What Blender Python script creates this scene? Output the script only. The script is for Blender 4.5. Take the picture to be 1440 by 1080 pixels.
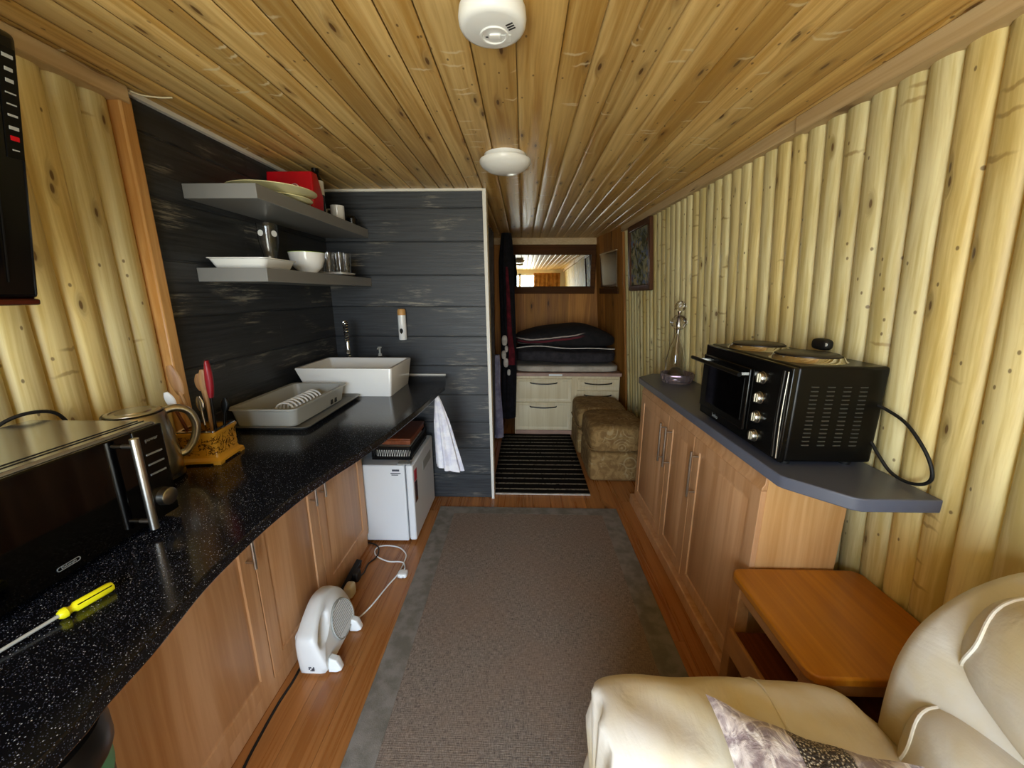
import bpy, bmesh, math, random
from mathutils import Vector, Matrix
PI = math.pi
random.seed(7)
for o in list(bpy.data.objects): bpy.data.objects.remove(o)
SC = bpy.context.scene
COL = SC.collection

# ---------------------------------------------------------------- camera
cd = bpy.data.cameras.new('camera'); cam = bpy.data.objects.new('camera', cd); COL.objects.link(cam)
cd.sensor_width = 36; cd.sensor_fit = 'HORIZONTAL'; cd.lens = 36*541/1440; cd.clip_start = .02
fwd = Vector((15, 127, -541)).normalized()          # the room's long axis seen in camera space
p_ = -math.atan(127/541); upc = Vector((0, math.cos(p_), -math.sin(p_)))
if abs(upc.dot(fwd)) > 1e-3: upc = Vector((0, math.cos(p_), math.sin(p_)))
xr = fwd.cross(upc).normalized()
Rm = Matrix((xr, fwd, xr.cross(fwd))).to_4x4()
cam.matrix_world = Matrix.Translation((0, 0, 1.5)) @ Rm
SC.camera = cam
# ---------------------------------------------------------------- world (daylight outside the glazed end behind the camera)
w = bpy.data.worlds.new('world'); SC.world = w; w.use_nodes = True
nt = w.node_tree; nt.nodes.clear()
tc = nt.nodes.new('ShaderNodeTexCoord'); sp = nt.nodes.new('ShaderNodeSeparateXYZ'); cr = nt.nodes.new('ShaderNodeValToRGB')
bg = nt.nodes.new('ShaderNodeBackground'); wo = nt.nodes.new('ShaderNodeOutputWorld'); mr = nt.nodes.new('ShaderNodeMapRange')
nt.links.new(tc.outputs['Generated'], sp.inputs[0]); nt.links.new(sp.outputs['Z'], mr.inputs[0]); mr.inputs[1].default_value = -1; mr.inputs[2].default_value = 1
nt.links.new(mr.outputs[0], cr.inputs[0]); nt.links.new(cr.outputs[0], bg.inputs[0]); nt.links.new(bg.outputs[0], wo.inputs[0])
e = cr.color_ramp.elements; e[0].position = .47; e[0].color = (.60, .63, .58, 1); e[1].position = .53; e[1].color = (.74, .87, 1.0, 1)
k = e.new(1.0); k.color = (.50, .72, 1.0, 1)
bg.inputs[1].default_value = 8.6
# portal in the glazed end wall: guides sampling of the sky, gives no light of its own
la = bpy.data.lights.new('daylight_portal', 'AREA'); la.shape = 'RECTANGLE'; la.size = 1.96; la.size_y = 1.96; la.cycles.is_portal = True
lo = bpy.data.objects.new('daylight_portal', la); COL.objects.link(lo); lo.location = (-.08, -1.31, 1.06); lo.rotation_euler = (PI/2, 0, 0)
SC.view_settings.view_transform = 'Standard'; SC.view_settings.look = 'None'; SC.view_settings.gamma = 1
SC.view_settings.use_curve_mapping = False; SC.view_settings.exposure = 1.0

# ---------------------------------------------------------------- object helpers
WM = {}
def _fix(me):
    for p in me.polygons: p.use_smooth = True
def thing(name, label, cat, loc=(0,0,0), rot=(0,0,0), group=None):
    o = bpy.data.objects.new(name, None); COL.objects.link(o)
    o.empty_display_size = .05; o.location = loc; o.rotation_euler = rot
    from mathutils import Euler
    WM[o.name] = Matrix.Translation(loc) @ Euler(rot).to_matrix().to_4x4()
    o['label'] = label; o['category'] = cat
    if group: o['group'] = group
    return o
def obj(name, bm, m, parent=None, bevel=0, seg=2, smooth=True, sub=0, world=True, label=None, ang=40, solid=0, base=None):
    bmesh.ops.remove_doubles(bm, verts=bm.verts, dist=1e-6)
    bmesh.ops.recalc_face_normals(bm, faces=bm.faces)
    me = bpy.data.meshes.new(name); 
    o = bpy.data.objects.new(name, me); COL.objects.link(o)
    if parent is not None:
        o.parent = parent; P = WM[parent.name]; WM[o.name] = P.copy()
        if world: bm.transform(P.inverted())
    else:
        if base is None:
            xs = [v.co.x for v in bm.verts]; ys = [v.co.y for v in bm.verts]; zs = [v.co.z for v in bm.verts]
            base = ((min(xs)+max(xs))/2, (min(ys)+max(ys))/2, min(zs))
        T = Matrix.Translation(base); bm.transform(T.inverted()); o.location = base; WM[o.name] = T
    bm.to_mesh(me); bm.free()
    me.materials.append(m)
    if smooth:
        _fix(me)
        if not sub:
            try: me.set_sharp_from_angle(angle=math.radians(ang))
            except Exception: pass
    if solid:
        s = o.modifiers.new('solid', 'SOLIDIFY'); s.thickness = solid; s.offset = 0
    if bevel:
        b = o.modifiers.new('bevel', 'BEVEL'); b.width = bevel; b.segments = seg; b.limit_method = 'ANGLE'; b.angle_limit = math.radians(38); b.harden_normals = False
    if sub:
        s = o.modifiers.new('sub', 'SUBSURF'); s.levels = sub; s.render_levels = sub
    if label: o['label'] = label
    return o
def tag(o, label, cat, group=None):
    o['label'] = label; o['category'] = cat
    if group: o['group'] = group
    return o
def struct(name, bm, m, parent=None, **k):
    o = obj(name, bm, m, parent, base=(0,0,0), **k) if parent is None else obj(name, bm, m, parent, **k)
    if parent is None: o['kind'] = 'structure'
    return o
def dup(root, loc, rot=None, label=None, group=None):
    r = root.copy(); COL.objects.link(r); r.location = loc
    if rot: r.rotation_euler = rot
    if label: r['label'] = label
    if group: r['group'] = group
    for ch in list(root.children):
        c = ch.copy(); COL.objects.link(c); c.parent = r
        for g in list(ch.children):
            d = g.copy(); COL.objects.link(d); d.parent = c
    return r
# ---------------------------------------------------------------- shape helpers (all add to a bmesh)
def B(): return bmesh.new()
def box(bm, x0, x1, y0, y1, z0, z1):
    vs = [bm.verts.new((x, y, z)) for x in (x0, x1) for y in (y0, y1) for z in (z0, z1)]
    for f in ((0,1,3,2),(4,6,7,5),(0,4,5,1),(2,3,7,6),(0,2,6,4),(1,5,7,3)): bm.faces.new([vs[i] for i in f])
    return bm
def bx(*a): return box(B(), *a)
def prism(bm, pts, z0, z1):
    lo = [bm.verts.new((p[0], p[1], z0)) for p in pts]; hi = [bm.verts.new((p[0], p[1], z1)) for p in pts]
    n = len(pts); bm.faces.new(lo); bm.faces.new(hi)
    for i in range(n): bm.faces.new((lo[i], lo[(i+1)%n], hi[(i+1)%n], hi[i]))
    return bm
def prism_ax(bm, pts, a0, a1, ax):
    """polygon extruded along an axis. ax 'x': pts are (y,z); 'y': pts are (x,z)"""
    def P(p, a): return (a, p[0], p[1]) if ax == 'x' else (p[0], a, p[1])
    lo = [bm.verts.new(P(p, a0)) for p in pts]; hi = [bm.verts.new(P(p, a1)) for p in pts]
    n = len(pts); bm.faces.new(lo); bm.faces.new(hi)
    for i in range(n): bm.faces.new((lo[i], lo[(i+1)%n], hi[(i+1)%n], hi[i]))
    return bm
def lathe(bm, prof, c=(0,0,0), n=32, axis='z', close=False):
    rings = []
    for r, h in prof:
        ring = []
        if r < 1e-6:
            q = (0, 0, h); ring = [q]*1
        else: ring = [(r*math.cos(2*PI*i/n), r*math.sin(2*PI*i/n), h) for i in range(n)]
        out = []
        for q in ring:
            if axis == 'x': q = (q[2], q[0], q[1])
            elif axis == 'y': q = (q[0], q[2], q[1])
            out.append(bm.verts.new((q[0]+c[0], q[1]+c[1], q[2]+c[2])))
        rings.append(out)
    for a, b in zip(rings, rings[1:]):
        if len(a) == 1 and len(b) == 1: continue
        for i in range(n):
            j = (i+1) % n
            if len(a) == 1: bm.faces.new((a[0], b[j], b[i]))
            elif len(b) == 1: bm.faces.new((a[i], a[j], b[0]))
            else: bm.faces.new((a[i], a[j], b[j], b[i]))
    return bm
def cyl(bm, p0, p1, r, n=16, r1=None):
    return tube(bm, [p0, p1], r, n, r1=r1)
def spline(pts, k=6):
    P = [Vector(p) for p in pts]; out = []
    for i in range(len(P)-1):
        a = P[max(i-1, 0)]; b = P[i]; c = P[i+1]; d = P[min(i+2, len(P)-1)]
        for j in range(k):
            t = j/k; out.append(.5*((2*b)+(c-a)*t+(2*a-5*b+4*c-d)*t*t+(3*b-a-3*c+d)*t**3))
    out.append(P[-1]); return out
def tube(bm, pts, r, n=10, r1=None, flat=1.0):
    P = [Vector(p) for p in pts]; m = len(P); prev = None; rings = []
    for i, p in enumerate(P):
        t = (P[min(i+1, m-1)]-P[max(i-1, 0)]).normalized()
        if prev is None:
            u = t.cross(Vector((0,0,1)));
            if u.length < .1: u = t.cross(Vector((0,1,0)))
            u.normalize()
        else: u = (prev - t*prev.dot(t)).normalized()
        prev = u; v = t.cross(u)
        rr = r if r1 is None else r+(r1-r)*i/(m-1)
        if isinstance(r, (list, tuple)): rr = r[i]
        rings.append([bm.verts.new(p+u*math.cos(2*PI*k/n)*rr+v*math.sin(2*PI*k/n)*rr*flat) for k in range(n)])
    for a, b in zip(rings, rings[1:]):
        for k in range(n): bm.faces.new((a[k], a[(k+1)%n], b[(k+1)%n], b[k]))
    bm.faces.new(rings[0]); bm.faces.new(rings[-1]); return bm
def puff(bm, c, s, n=12, p=5, f=None):
    """rounded, slightly swollen cushion block: centre c, half sizes s"""
    V = {}
    def vert(i, j, k):
        key = (i, j, k)
        if key in V: return V[key]
        d = Vector((2*i/n-1, 2*j/n-1, 2*k/n-1)); d = Vector([math.copysign(abs(q)**.8, q) for q in d])
        L = (abs(d.x)**p+abs(d.y)**p+abs(d.z)**p)**(1/p); q = d/L
        co = Vector((c[0]+q.x*s[0], c[1]+q.y*s[1], c[2]+q.z*s[2]))
        if f: co = f(co, q)
        V[key] = bm.verts.new(co); return V[key]
    for a in range(n):
        for b in range(n):
            for e in (0, n):
                bm.faces.new((vert(e,a,b), vert(e,a+1,b), vert(e,a+1,b+1), vert(e,a,b+1)))
                bm.faces.new((vert(a,e,b), vert(a+1,e,b), vert(a+1,e,b+1), vert(a,e,b+1)))
                bm.faces.new((vert(a,b,e), vert(a+1,b,e), vert(a+1,b+1,e), vert(a,b+1,e)))
    return bm
def grid(bm, nu, nv, f):
    g = [[bm.verts.new(f(i/nu, j/nv)) for j in range(nv+1)] for i in range(nu+1)]
    for i in range(nu):
        for j in range(nv): bm.faces.new((g[i][j], g[i+1][j], g[i+1][j+1], g[i][j+1]))
    return bm
def rrect(x0, x1, y0, y1, r, n=5):
    out = []
    for cx, cy, a in ((x1-r, y1-r, 0), (x0+r, y1-r, PI/2), (x0+r, y0+r, PI), (x1-r, y0+r, 1.5*PI)):
        for i in range(n+1): out.append((cx+r*math.cos(a+i*PI/2/n), cy+r*math.sin(a+i*PI/2/n)))
    return out
def loft(bm, rings, cap0=True, cap1=True):
    R = [[bm.verts.new(p) for p in r] for r in rings]; n = len(R[0])
    for a, b in zip(R, R[1:]):
        for k in range(n): bm.faces.new((a[k], a[(k+1)%n], b[(k+1)%n], b[k]))
    if cap0: bm.faces.new(R[0])
    if cap1: bm.faces.new(R[-1])
    return bm
def text_obj(s, size, m, parent, mat_local, name='lettering', depth=.0006):
    cu = bpy.data.curves.new(name, 'FONT'); cu.body = s; cu.size = size; cu.extrude = depth/2; cu.align_x = 'CENTER'; cu.align_y = 'CENTER'
    tmp = bpy.data.objects.new('tmp_text', cu); COL.objects.link(tmp)
    bpy.context.view_layer.update(); dg = bpy.context.evaluated_depsgraph_get()
    me = bpy.data.meshes.new_from_object(tmp.evaluated_get(dg)); bpy.data.objects.remove(tmp)
    me.transform(mat_local); me.materials.clear(); me.materials.append(m)
    o = bpy.data.objects.new(name, me); COL.objects.link(o); o.parent = parent; WM[o.name] = WM[parent.name].copy()
    return o
# ---------------------------------------------------------------- materials
def lin(c):
    if isinstance(c, str): c = [int(c[i:i+2], 16)/255 for i in (0, 2, 4)]
    return tuple((x/12.92 if x <= .04045 else ((x+.055)/1.055)**2.4) for x in c)+(1,)
class NT:
    def __init__(s, name):
        s.m = bpy.data.materials.new(name); s.m.use_nodes = True; s.t = s.m.node_tree
        s.b = s.t.nodes['Principled BSDF']
    def n(s, typ, **k):
        x = s.t.nodes.new('ShaderNode'+typ)
        for a, v in k.items(): setattr(x, a, v)
        return x
    def l(s, a, b): s.t.links.new(a, b)
    def val(s, x, sock):
        if hasattr(x, 'is_output') or isinstance(x, bpy.types.NodeSocket): s.l(x, sock)
        else: sock.default_value = x
    def math(s, op, a, b=0.0, c=None):
        x = s.n('Math', operation=op); s.val(a, x.inputs[0]); s.val(b, x.inputs[1])
        if c is not None: s.val(c, x.inputs[2])
        return x.outputs[0]
    def rng(s, v, a, b, c=0., d=1.):
        x = s.n('MapRange'); x.interpolation_type = 'SMOOTHSTEP'; s.val(v, x.inputs[0])
        for i, q in enumerate((a, b, c, d)): s.val(q, x.inputs[1+i])
        return x.outputs[0]
    def mix(s, f, a, b, mode='MIX'):
        x = s.n('Mix', data_type='RGBA', blend_type=mode); s.val(f, x.inputs[0]); s.val(a, x.inputs[6]); s.val(b, x.inputs[7]); return x.outputs[2]
    def xyz(s, x, y, z=0.0):
        q = s.n('CombineXYZ'); s.val(x, q.inputs[0]); s.val(y, q.inputs[1]); s.val(z, q.inputs[2]); return q.outputs[0]
    def noise(s, vec, scale=1., detail=3., rough=.5, dist=0.):
        x = s.n('TexNoise'); s.l(vec, x.inputs['Vector']); x.inputs['Scale'].default_value = scale; x.inputs['Detail'].default_value = detail
        x.inputs['Roughness'].default_value = rough; x.inputs['Distortion'].default_value = dist; return x.outputs[0]
    def coords(s):
        t = s.n('TexCoord'); q = s.n('SeparateXYZ'); s.l(t.outputs['Object'], q.inputs[0]); return t.outputs['Object'], q.outputs
    def bump(s, h, strength=.3, dist=.002):
        x = s.n('Bump'); s.l(h, x.inputs['Height']); x.inputs['Strength'].default_value = strength; x.inputs['Distance'].default_value = dist
        s.l(x.outputs[0], s.b.inputs['Normal'])
def plain(name, c, rough=.5, metal=0., bump=0, bscale=200, coat=0, emit=0, trans=0, spec=.5, vary=.0, sheen=0):
    t = NT(name); b = t.b
    b.inputs['Base Color'].default_value = lin(c); b.inputs['Roughness'].default_value = rough; b.inputs['Metallic'].default_value = metal
    b.inputs['Specular IOR Level'].default_value = spec
    if coat: b.inputs['Coat Weight'].default_value = coat; b.inputs['Coat Roughness'].default_value = .08
    if trans: b.inputs['Transmission Weight'].default_value = trans; b.inputs['IOR'].default_value = 1.45
    if sheen: b.inputs['Sheen Weight'].default_value = sheen
    vec, _ = t.coords()
    nz = t.noise(vec, 9, 3)
    if vary:
        c1 = lin(c); k = 1-vary
        t.l(t.mix(t.rng(nz, .35, .65), tuple(q*k for q in c1[:3])+(1,), c1), b.inputs['Base Color'])
    if bump:
        t.bump(t.noise(vec, bscale, 3), bump, .001)
    return t.m
SW = {'X': 0, 'Y': 1, 'Z': 2}
def wood(name, c1, c2, knot='4a2c14', u='Y', v='Z', rough=.4, rough2=None, knots=.5, ku=7., kv=2.6, streak=80., var=.16, isl=True, grain=.35, tint=None, coat=0, kr=.13, spec=.5, wh=None, whf=.5, whp=.12):
    t = NT(name); vec, s = t.coords()
    if isl: R = t.n('NewGeometry').outputs['Random Per Island']
    else: R = t.n('ObjectInfo').outputs['Random']
    U = t.math('MULTIPLY_ADD', R, 7.31, s[SW[u]]); V = t.math('MULTIPLY_ADD', R, 23.7, s[SW[v]])
    W = [a for a in 'XYZ' if a not in (u, v)][0]; Wc = t.math('MULTIPLY_ADD', R, 3.3, s[SW[W]])
    # knots displace the grain around them
    kv_ = t.xyz(t.math('MULTIPLY', U, ku), t.math('MULTIPLY', V, kv), 0.)
    vo = t.n('TexVoronoi', voronoi_dimensions='2D'); t.l(kv_, vo.inputs['Vector']); vo.inputs['Scale'].default_value = 1
    D = vo.outputs['Distance']; cc = t.n('SeparateColor'); t.l(vo.outputs['Color'], cc.inputs[0])
    on = t.rng(cc.outputs[0], 1-knots-.02, 1-knots+.02)
    K = t.math('MULTIPLY', t.rng(D, kr, kr*.55), on); H = t.math('MULTIPLY', t.rng(D, kr*3.2, kr*.8), on)
    wob = t.noise(t.xyz(t.math('MULTIPLY', U, 5.), t.math('MULTIPLY', V, 1.3), Wc), 1, 2)
    ub = t.math('ADD', U, t.math('ADD', t.math('MULTIPLY', wob, .05), t.math('MULTIPLY', H, .018)))
    A = t.noise(t.xyz(t.math('MULTIPLY', ub, streak), t.math('MULTIPLY', V, 1.6), t.math('MULTIPLY', Wc, streak*.5)), 1, 4, .6)
    Bn = t.noise(t.xyz(t.math('MULTIPLY', ub, 14.), t.math('MULTIPLY', V, .8), t.math('MULTIPLY', Wc, 9.)), 1, 3)
    f = t.rng(t.math('ADD', t.math('MULTIPLY', A, .55), t.math('MULTIPLY', Bn, .45)), .36, .64)
    c = t.mix(f, lin(c1), lin(c2))
    if tint:   # some boards have a warmer tint than others
        c = t.mix(t.math('MULTIPLY', t.rng(t.math('FRACT', t.math('MULTIPLY', R, 13.7)), .45, 1.), .75), c, lin(tint), 'MULTIPLY')
    vv = t.math('ADD', 1-var, t.math('MULTIPLY', t.math('FRACT', t.math('MULTIPLY', R, 5.17)), 2*var))
    c = t.mix(1.0, c, t.xyz(vv, vv, vv), 'MULTIPLY')
    if knots > 0:
        c = t.mix(t.math('MULTIPLY', H, .35), c, lin(knot)); c = t.mix(t.math('MULTIPLY', K, .85), c, lin(knot))
    if wh:   # rings of branch marks lying across the grain
        wn = t.noise(t.xyz(t.math('MULTIPLY', U, 30.), t.math('MULTIPLY', V, 3.), 0.), 1, 2)
        v3 = t.n('TexVoronoi', voronoi_dimensions='2D'); t.l(t.xyz(t.math('MULTIPLY', U, 4.), t.math('MULTIPLY', t.math('MULTIPLY_ADD', wn, .035, V), 22.)), v3.inputs['Vector']); v3.inputs['Scale'].default_value = 1
        c3 = t.n('SeparateColor'); t.l(v3.outputs['Color'], c3.inputs[0])
        c = t.mix(t.math('MULTIPLY', t.math('MULTIPLY', t.rng(v3.outputs['Distance'], .17, .06), t.rng(c3.outputs[0], 1-whp-.01, 1-whp+.01)), whf), c, lin(wh))
        v4 = t.n('TexVoronoi', voronoi_dimensions='2D'); t.l(t.xyz(t.math('MULTIPLY', U, 40.), t.math('MULTIPLY', V, 22.)), v4.inputs['Vector']); v4.inputs['Scale'].default_value = 1
        c4 = t.n('SeparateColor'); t.l(v4.outputs['Color'], c4.inputs[0])
        c = t.mix(t.math('MULTIPLY', t.math('MULTIPLY', t.rng(v4.outputs['Distance'], .16, .08), t.rng(c4.outputs[1], .93, .94)), .75), c, lin(knot))
    t.l(c, t.b.inputs['Base Color'])
    t.l(t.rng(f, 0, 1, rough, rough2 or rough+.12), t.b.inputs['Roughness'])
    t.b.inputs['Specular IOR Level'].default_value = spec
    if coat: t.b.inputs['Coat Weight'].default_value = coat; t.b.inputs['Coat Roughness'].default_value = .15
    t.bump(t.math('ADD', A, t.math('MULTIPLY', Bn, .8)), grain, .002)
    return t.m
M = {}
M['log'] = wood('pine_log', 'ccb878', 'ebdfac', '5c3c1c', 'Y', 'Z', .40, knots=.4, ku=11., kv=3.6, var=.12, tint='f6e8c8', kr=.06, grain=.25, wh='94723a', whf=.6, whp=.26)
M['ceil'] = wood('pine_ceiling', 'bf9248', 'e8c682', '55310f', 'X', 'Y', .34, knots=.6, ku=9., kv=2.4, var=.18, tint='ece4cc', kr=.055, streak=60, grain=.6, wh='f2e2b8', whf=.6, whp=.16)
M['pine_trim'] = wood('pine_trim', 'c6a676', 'd8be90', '6a4726', 'Z', 'Y', .5, knots=.3, ku=14., kv=3., var=.08)
M['pine_trim_v'] = wood('pine_trim_orange', 'bd8544', 'd8a868', '6a3a14', 'Y', 'Z', .4, knots=.3, ku=14., kv=3., var=.05)
M['brown_panel'] = wood('brown_panelling', '9a6226', 'c08440', '3a2210', 'X', 'Z', .5, spec=.25, knots=.2, ku=8., kv=2.2, var=.18, kr=.08)
M['brown_panel_y'] = wood('brown_panelling_side', '8a5820', 'ac7434', '3a2210', 'Y', 'Z', .5, spec=.25, knots=.2, ku=8., kv=2.2, var=.18, kr=.08)
M['dark_wood'] = wood('dark_framing', '402409', '5a3614', '1c1008', 'Z', 'X', .6, knots=0, var=.05, spec=.15)
M['frame_wood'] = wood('picture_frame_wood', '42240e', '5c3616', '1c1008', 'Y', 'Z', .45, knots=0, var=.05, isl=False, spec=.3)
M['oak'] = wood('oak_laminate', 'c28e5e', 'd6a67a', '8a5a2a', 'Y', 'Z', .38, knots=0, var=.04, streak=55, isl=False, grain=.1)
M['oak_x'] = wood('oak_laminate_end', 'ca9558', 'dcab72', '8a5a2a', 'X', 'Z', .38, knots=0, var=.04, streak=55, isl=False, grain=.1)
M['floor'] = wood('floor_laminate', '9a5e2c', 'b87c44', '5a3414', 'X', 'Y', .26, knots=.1, ku=5, kv=1.5, var=.12, streak=70, grain=.1)
M['table'] = wood('orange_table_wood', 'a9650c', 'c27c1c', '6a3208', 'X', 'Y', .3, knots=0, var=.03, streak=45, isl=False, grain=.15, coat=.2)
M['table_side'] = wood('table_wood_side', 'a06a38', 'b88450', '6a3208', 'X', 'Y', .4, knots=0, var=.03, streak=45, isl=False, grain=.15)
M['spoon'] = wood('spoon_wood', '94683c', 'b48a58', '6a3208', 'X', 'Z', .5, knots=0, var=.05, isl=False)
M['brown_box'] = wood('brown_varnished_wood', '6a3216', '8a4a26', '3a1a0a', 'X', 'Y', .3, knots=0, var=.05, isl=False)

def charred(name, u, v):
    t = NT(name); vec, s = t.coords(); R = t.n('NewGeometry').outputs['Random Per Island']
    U = t.math('MULTIPLY_ADD', R, 9.1, s[SW[u]]); V = t.math('MULTIPLY_ADD', R, 5.3, s[SW[v]])
    A = t.noise(t.xyz(t.math('MULTIPLY', U, 3.), t.math('MULTIPLY', V, 90.)), 1, 5, .65)
    S = t.noise(t.xyz(t.math('MULTIPLY', U, 5.), t.math('MULTIPLY', V, 60.)), 1, 6, .75)
    Q = t.noise(t.xyz(t.math('MULTIPLY', U, 2.6), t.math('MULTIPLY', V, 6.)), 1, 2)
    base = t.mix(t.rng(A, .3, .7), lin('1e2023'), lin('3a3c3f'))
    scuff = t.math('MULTIPLY', t.rng(Q, .54, .66), t.rng(S, .48, .62))
    c = t.mix(t.math('MULTIPLY', scuff, .65), base, lin('969080'))
    vv = t.math('ADD', .78, t.math('MULTIPLY', R, .45)); c = t.mix(1., c, t.xyz(vv, vv, vv), 'MULTIPLY')
    t.l(c, t.b.inputs['Base Color']); t.l(t.rng(A, .2, .8, .38, .6), t.b.inputs['Roughness'])
    t.bump(A, .5, .002); return t.m
M['char_y'] = charred('charcoal_boards_side', 'Y', 'Z'); M['char_x'] = charred('charcoal_boards_end', 'X', 'Z')

def worktop():
    t = NT('black_speckled_worktop'); vec, s = t.coords()
    def sp(scale, thr, dens):
        vo = t.n('TexVoronoi', voronoi_dimensions='3D'); t.l(vec, vo.inputs['Vector']); vo.inputs['Scale'].default_value = scale
        cc = t.n('SeparateColor'); t.l(vo.outputs['Color'], cc.inputs[0])
        return t.math('MULTIPLY', t.rng(vo.outputs['Distance'], thr, thr*.6), t.rng(cc.outputs[1], 1-dens-.05, 1-dens+.05))
    c = t.mix(t.math('MULTIPLY', sp(420, .34, .5), .6), lin('0c0d12'), lin('6f7690'))
    c = t.mix(sp(260, .26, .30), c, lin('c4c8d2'))
    t.l(c, t.b.inputs['Base Color']); t.b.inputs['Roughness'].default_value = .16
    t.bump(t.noise(vec, 60, 3), .06, .001)
    return t.m
M['worktop'] = worktop()
def rugm():
    t = NT('woven_taupe_rug'); vec, s = t.coords()
    X, Y = s[0], s[1]
    wx = t.math('SINE', t.math('MULTIPLY', X, 1100.)); wy = t.math('SINE', t.math('MULTIPLY', Y, 900.))
    n = t.noise(t.xyz(t.math('MULTIPLY', X, 420.), t.math('MULTIPLY', Y, 50.)), 1, 4, .7)
    n2 = t.noise(t.xyz(t.math('MULTIPLY', X, 40.), t.math('MULTIPLY', Y, 420.)), 1, 4, .7)
    n3 = t.noise(vec, 3., 3)
    f = t.math('ADD', t.math('MULTIPLY', n, .5), t.math('MULTIPLY', n2, .5))
    c = t.mix(t.rng(f, .38, .62), lin('564c46'), lin('9e9082'))
    c = t.mix(t.rng(n3, .3, .7), c, t.mix(.35, c, lin('8a6f5c')))
    t.l(c, t.b.inputs['Base Color']); t.b.inputs['Roughness'].default_value = .9; t.b.inputs['Specular IOR Level'].default_value = .2
    t.bump(t.math('ADD', f, t.math('MULTIPLY', t.math('ADD', wx, wy), .06)), .7, .003); return t.m
M['rug'] = rugm()
def fab(name, c1, c2, sc=30., rough=.85, b=.4, fine=500., sheen=0.):
    t = NT(name); vec, s = t.coords(); n = t.noise(vec, sc, 4, .6); f = t.noise(vec, fine, 2)
    t.l(t.mix(t.rng(n, .35, .65), lin(c1), lin(c2)), t.b.inputs['Base Color']); t.b.inputs['Roughness'].default_value = rough
    t.b.inputs['Specular IOR Level'].default_value = .25
    if sheen: t.b.inputs['Sheen Weight'].default_value = sheen
    t.bump(t.math('ADD', f, t.math('MULTIPLY', n, 1.5)), b, .002); return t.m
M['rug_border'] = fab('rug_border_grey', '6f6a60', '88827a', 14, fine=300)
def stripes(name, axis, period, duty, cdark, clight):
    t = NT(name); vec, s = t.coords()
    ph = t.math('FRACT', t.math('DIVIDE', t.math('ADD', s[SW[axis]], 10.), period))
    n = t.noise(vec, 60, 3)
    f = t.math('MULTIPLY', t.math('LESS_THAN', ph, duty), t.rng(n, .3, .5))
    t.l(t.mix(f, lin(cdark), lin(clight)), t.b.inputs['Base Color']); t.b.inputs['Roughness'].default_value = .95
    t.b.inputs['Specular IOR Level'].default_value = .1
    t.bump(t.noise(vec, 260, 3), .8, .004); return t.m
M['runner'] = stripes('striped_runner', 'Y', .088, .22, '17130f', 'a39a88')
def leather():
    t = NT('cream_leather'); vec, s = t.coords()
    n = t.noise(vec, 3.2, 4); w1 = t.noise(t.xyz(t.math('MULTIPLY', s[0], 9.), t.math('MULTIPLY', s[1], 4.), t.math('MULTIPLY', s[2], 9.)), 1, 4, .55, 1.2)
    f = t.noise(vec, 240, 2)
    t.l(t.mix(t.rng(n, .4, .66), lin('e6e1d8'), lin('d9c8a0')), t.b.inputs['Base Color'])
    t.b.inputs['Roughness'].default_value = .42; t.b.inputs['Specular IOR Level'].default_value = .4
    t.bump(t.math('ADD', t.math('MULTIPLY', w1, 5.), t.math('MULTIPLY', f, .2)), .16, .006); return t.m
M['leather'] = leather()
def swirl():
    t = NT('beige_damask'); vec, s = t.coords()
    n = t.noise(vec, 14, 4, .6, 1.5); f = t.noise(vec, 400, 2)
    ring = t.n('TexVoronoi', voronoi_dimensions='3D'); t.l(vec, ring.inputs['Vector']); ring.inputs['Scale'].default_value = 8
    r = t.math('SINE', t.math('MULTIPLY', ring.outputs['Distance'], 34.))
    m_ = t.math('MULTIPLY', t.rng(r, .35, .8), t.rng(t.noise(vec, 5, 2), .54, .6))
    c = t.mix(t.rng(n, .4, .62), lin('82643c'), lin('9d7f50')); c = t.mix(t.math('MULTIPLY', m_, .4), c, lin('c2ae82'))
    t.l(c, t.b.inputs['Base Color']); t.b.inputs['Roughness'].default_value = .8; t.b.inputs['Specular IOR Level'].default_value = .2
    t.bump(t.math('ADD', f, n), .4, .002); return t.m
M['damask'] = swirl()
def velvet():
    t = NT('crushed_velvet'); vec, s = t.coords(); n = t.noise(vec, 16, 5, .6, 2.)
    n2 = t.noise(t.xyz(t.math('MULTIPLY', s[0], 60.), t.math('MULTIPLY', s[1], 20.), s[2]), 1, 4, .6, 1)
    c = t.mix(t.rng(n, .42, .6), lin('8c7a7c'), lin('d2c4be')); c = t.mix(t.rng(n2, .5, .7), c, lin('efe6e0'))
    t.l(c, t.b.inputs['Base Color']); t.b.inputs['Roughness'].default_value = .45; t.b.inputs['Sheen Weight'].default_value = .4
    t.bump(n, .8, .006); return t.m
M['velvet'] = velvet()
def sequin():
    t = NT('grey_sequins'); vec, s = t.coords()
    vo = t.n('TexVoronoi', voronoi_dimensions='3D'); t.l(vec, vo.inputs['Vector']); vo.inputs['Scale'].default_value = 230
    c = t.mix(t.rng(vo.outputs['Distance'], .2, .55), lin('e0d8ca'), lin('4c4646'))
    t.l(c, t.b.inputs['Base Color']); t.b.inputs['Roughness'].default_value = .35; t.b.inputs['Metallic'].default_value = .5
    t.bump(vo.outputs['Distance'], .8, .003); return t.m
M['sequin'] = sequin()
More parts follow.
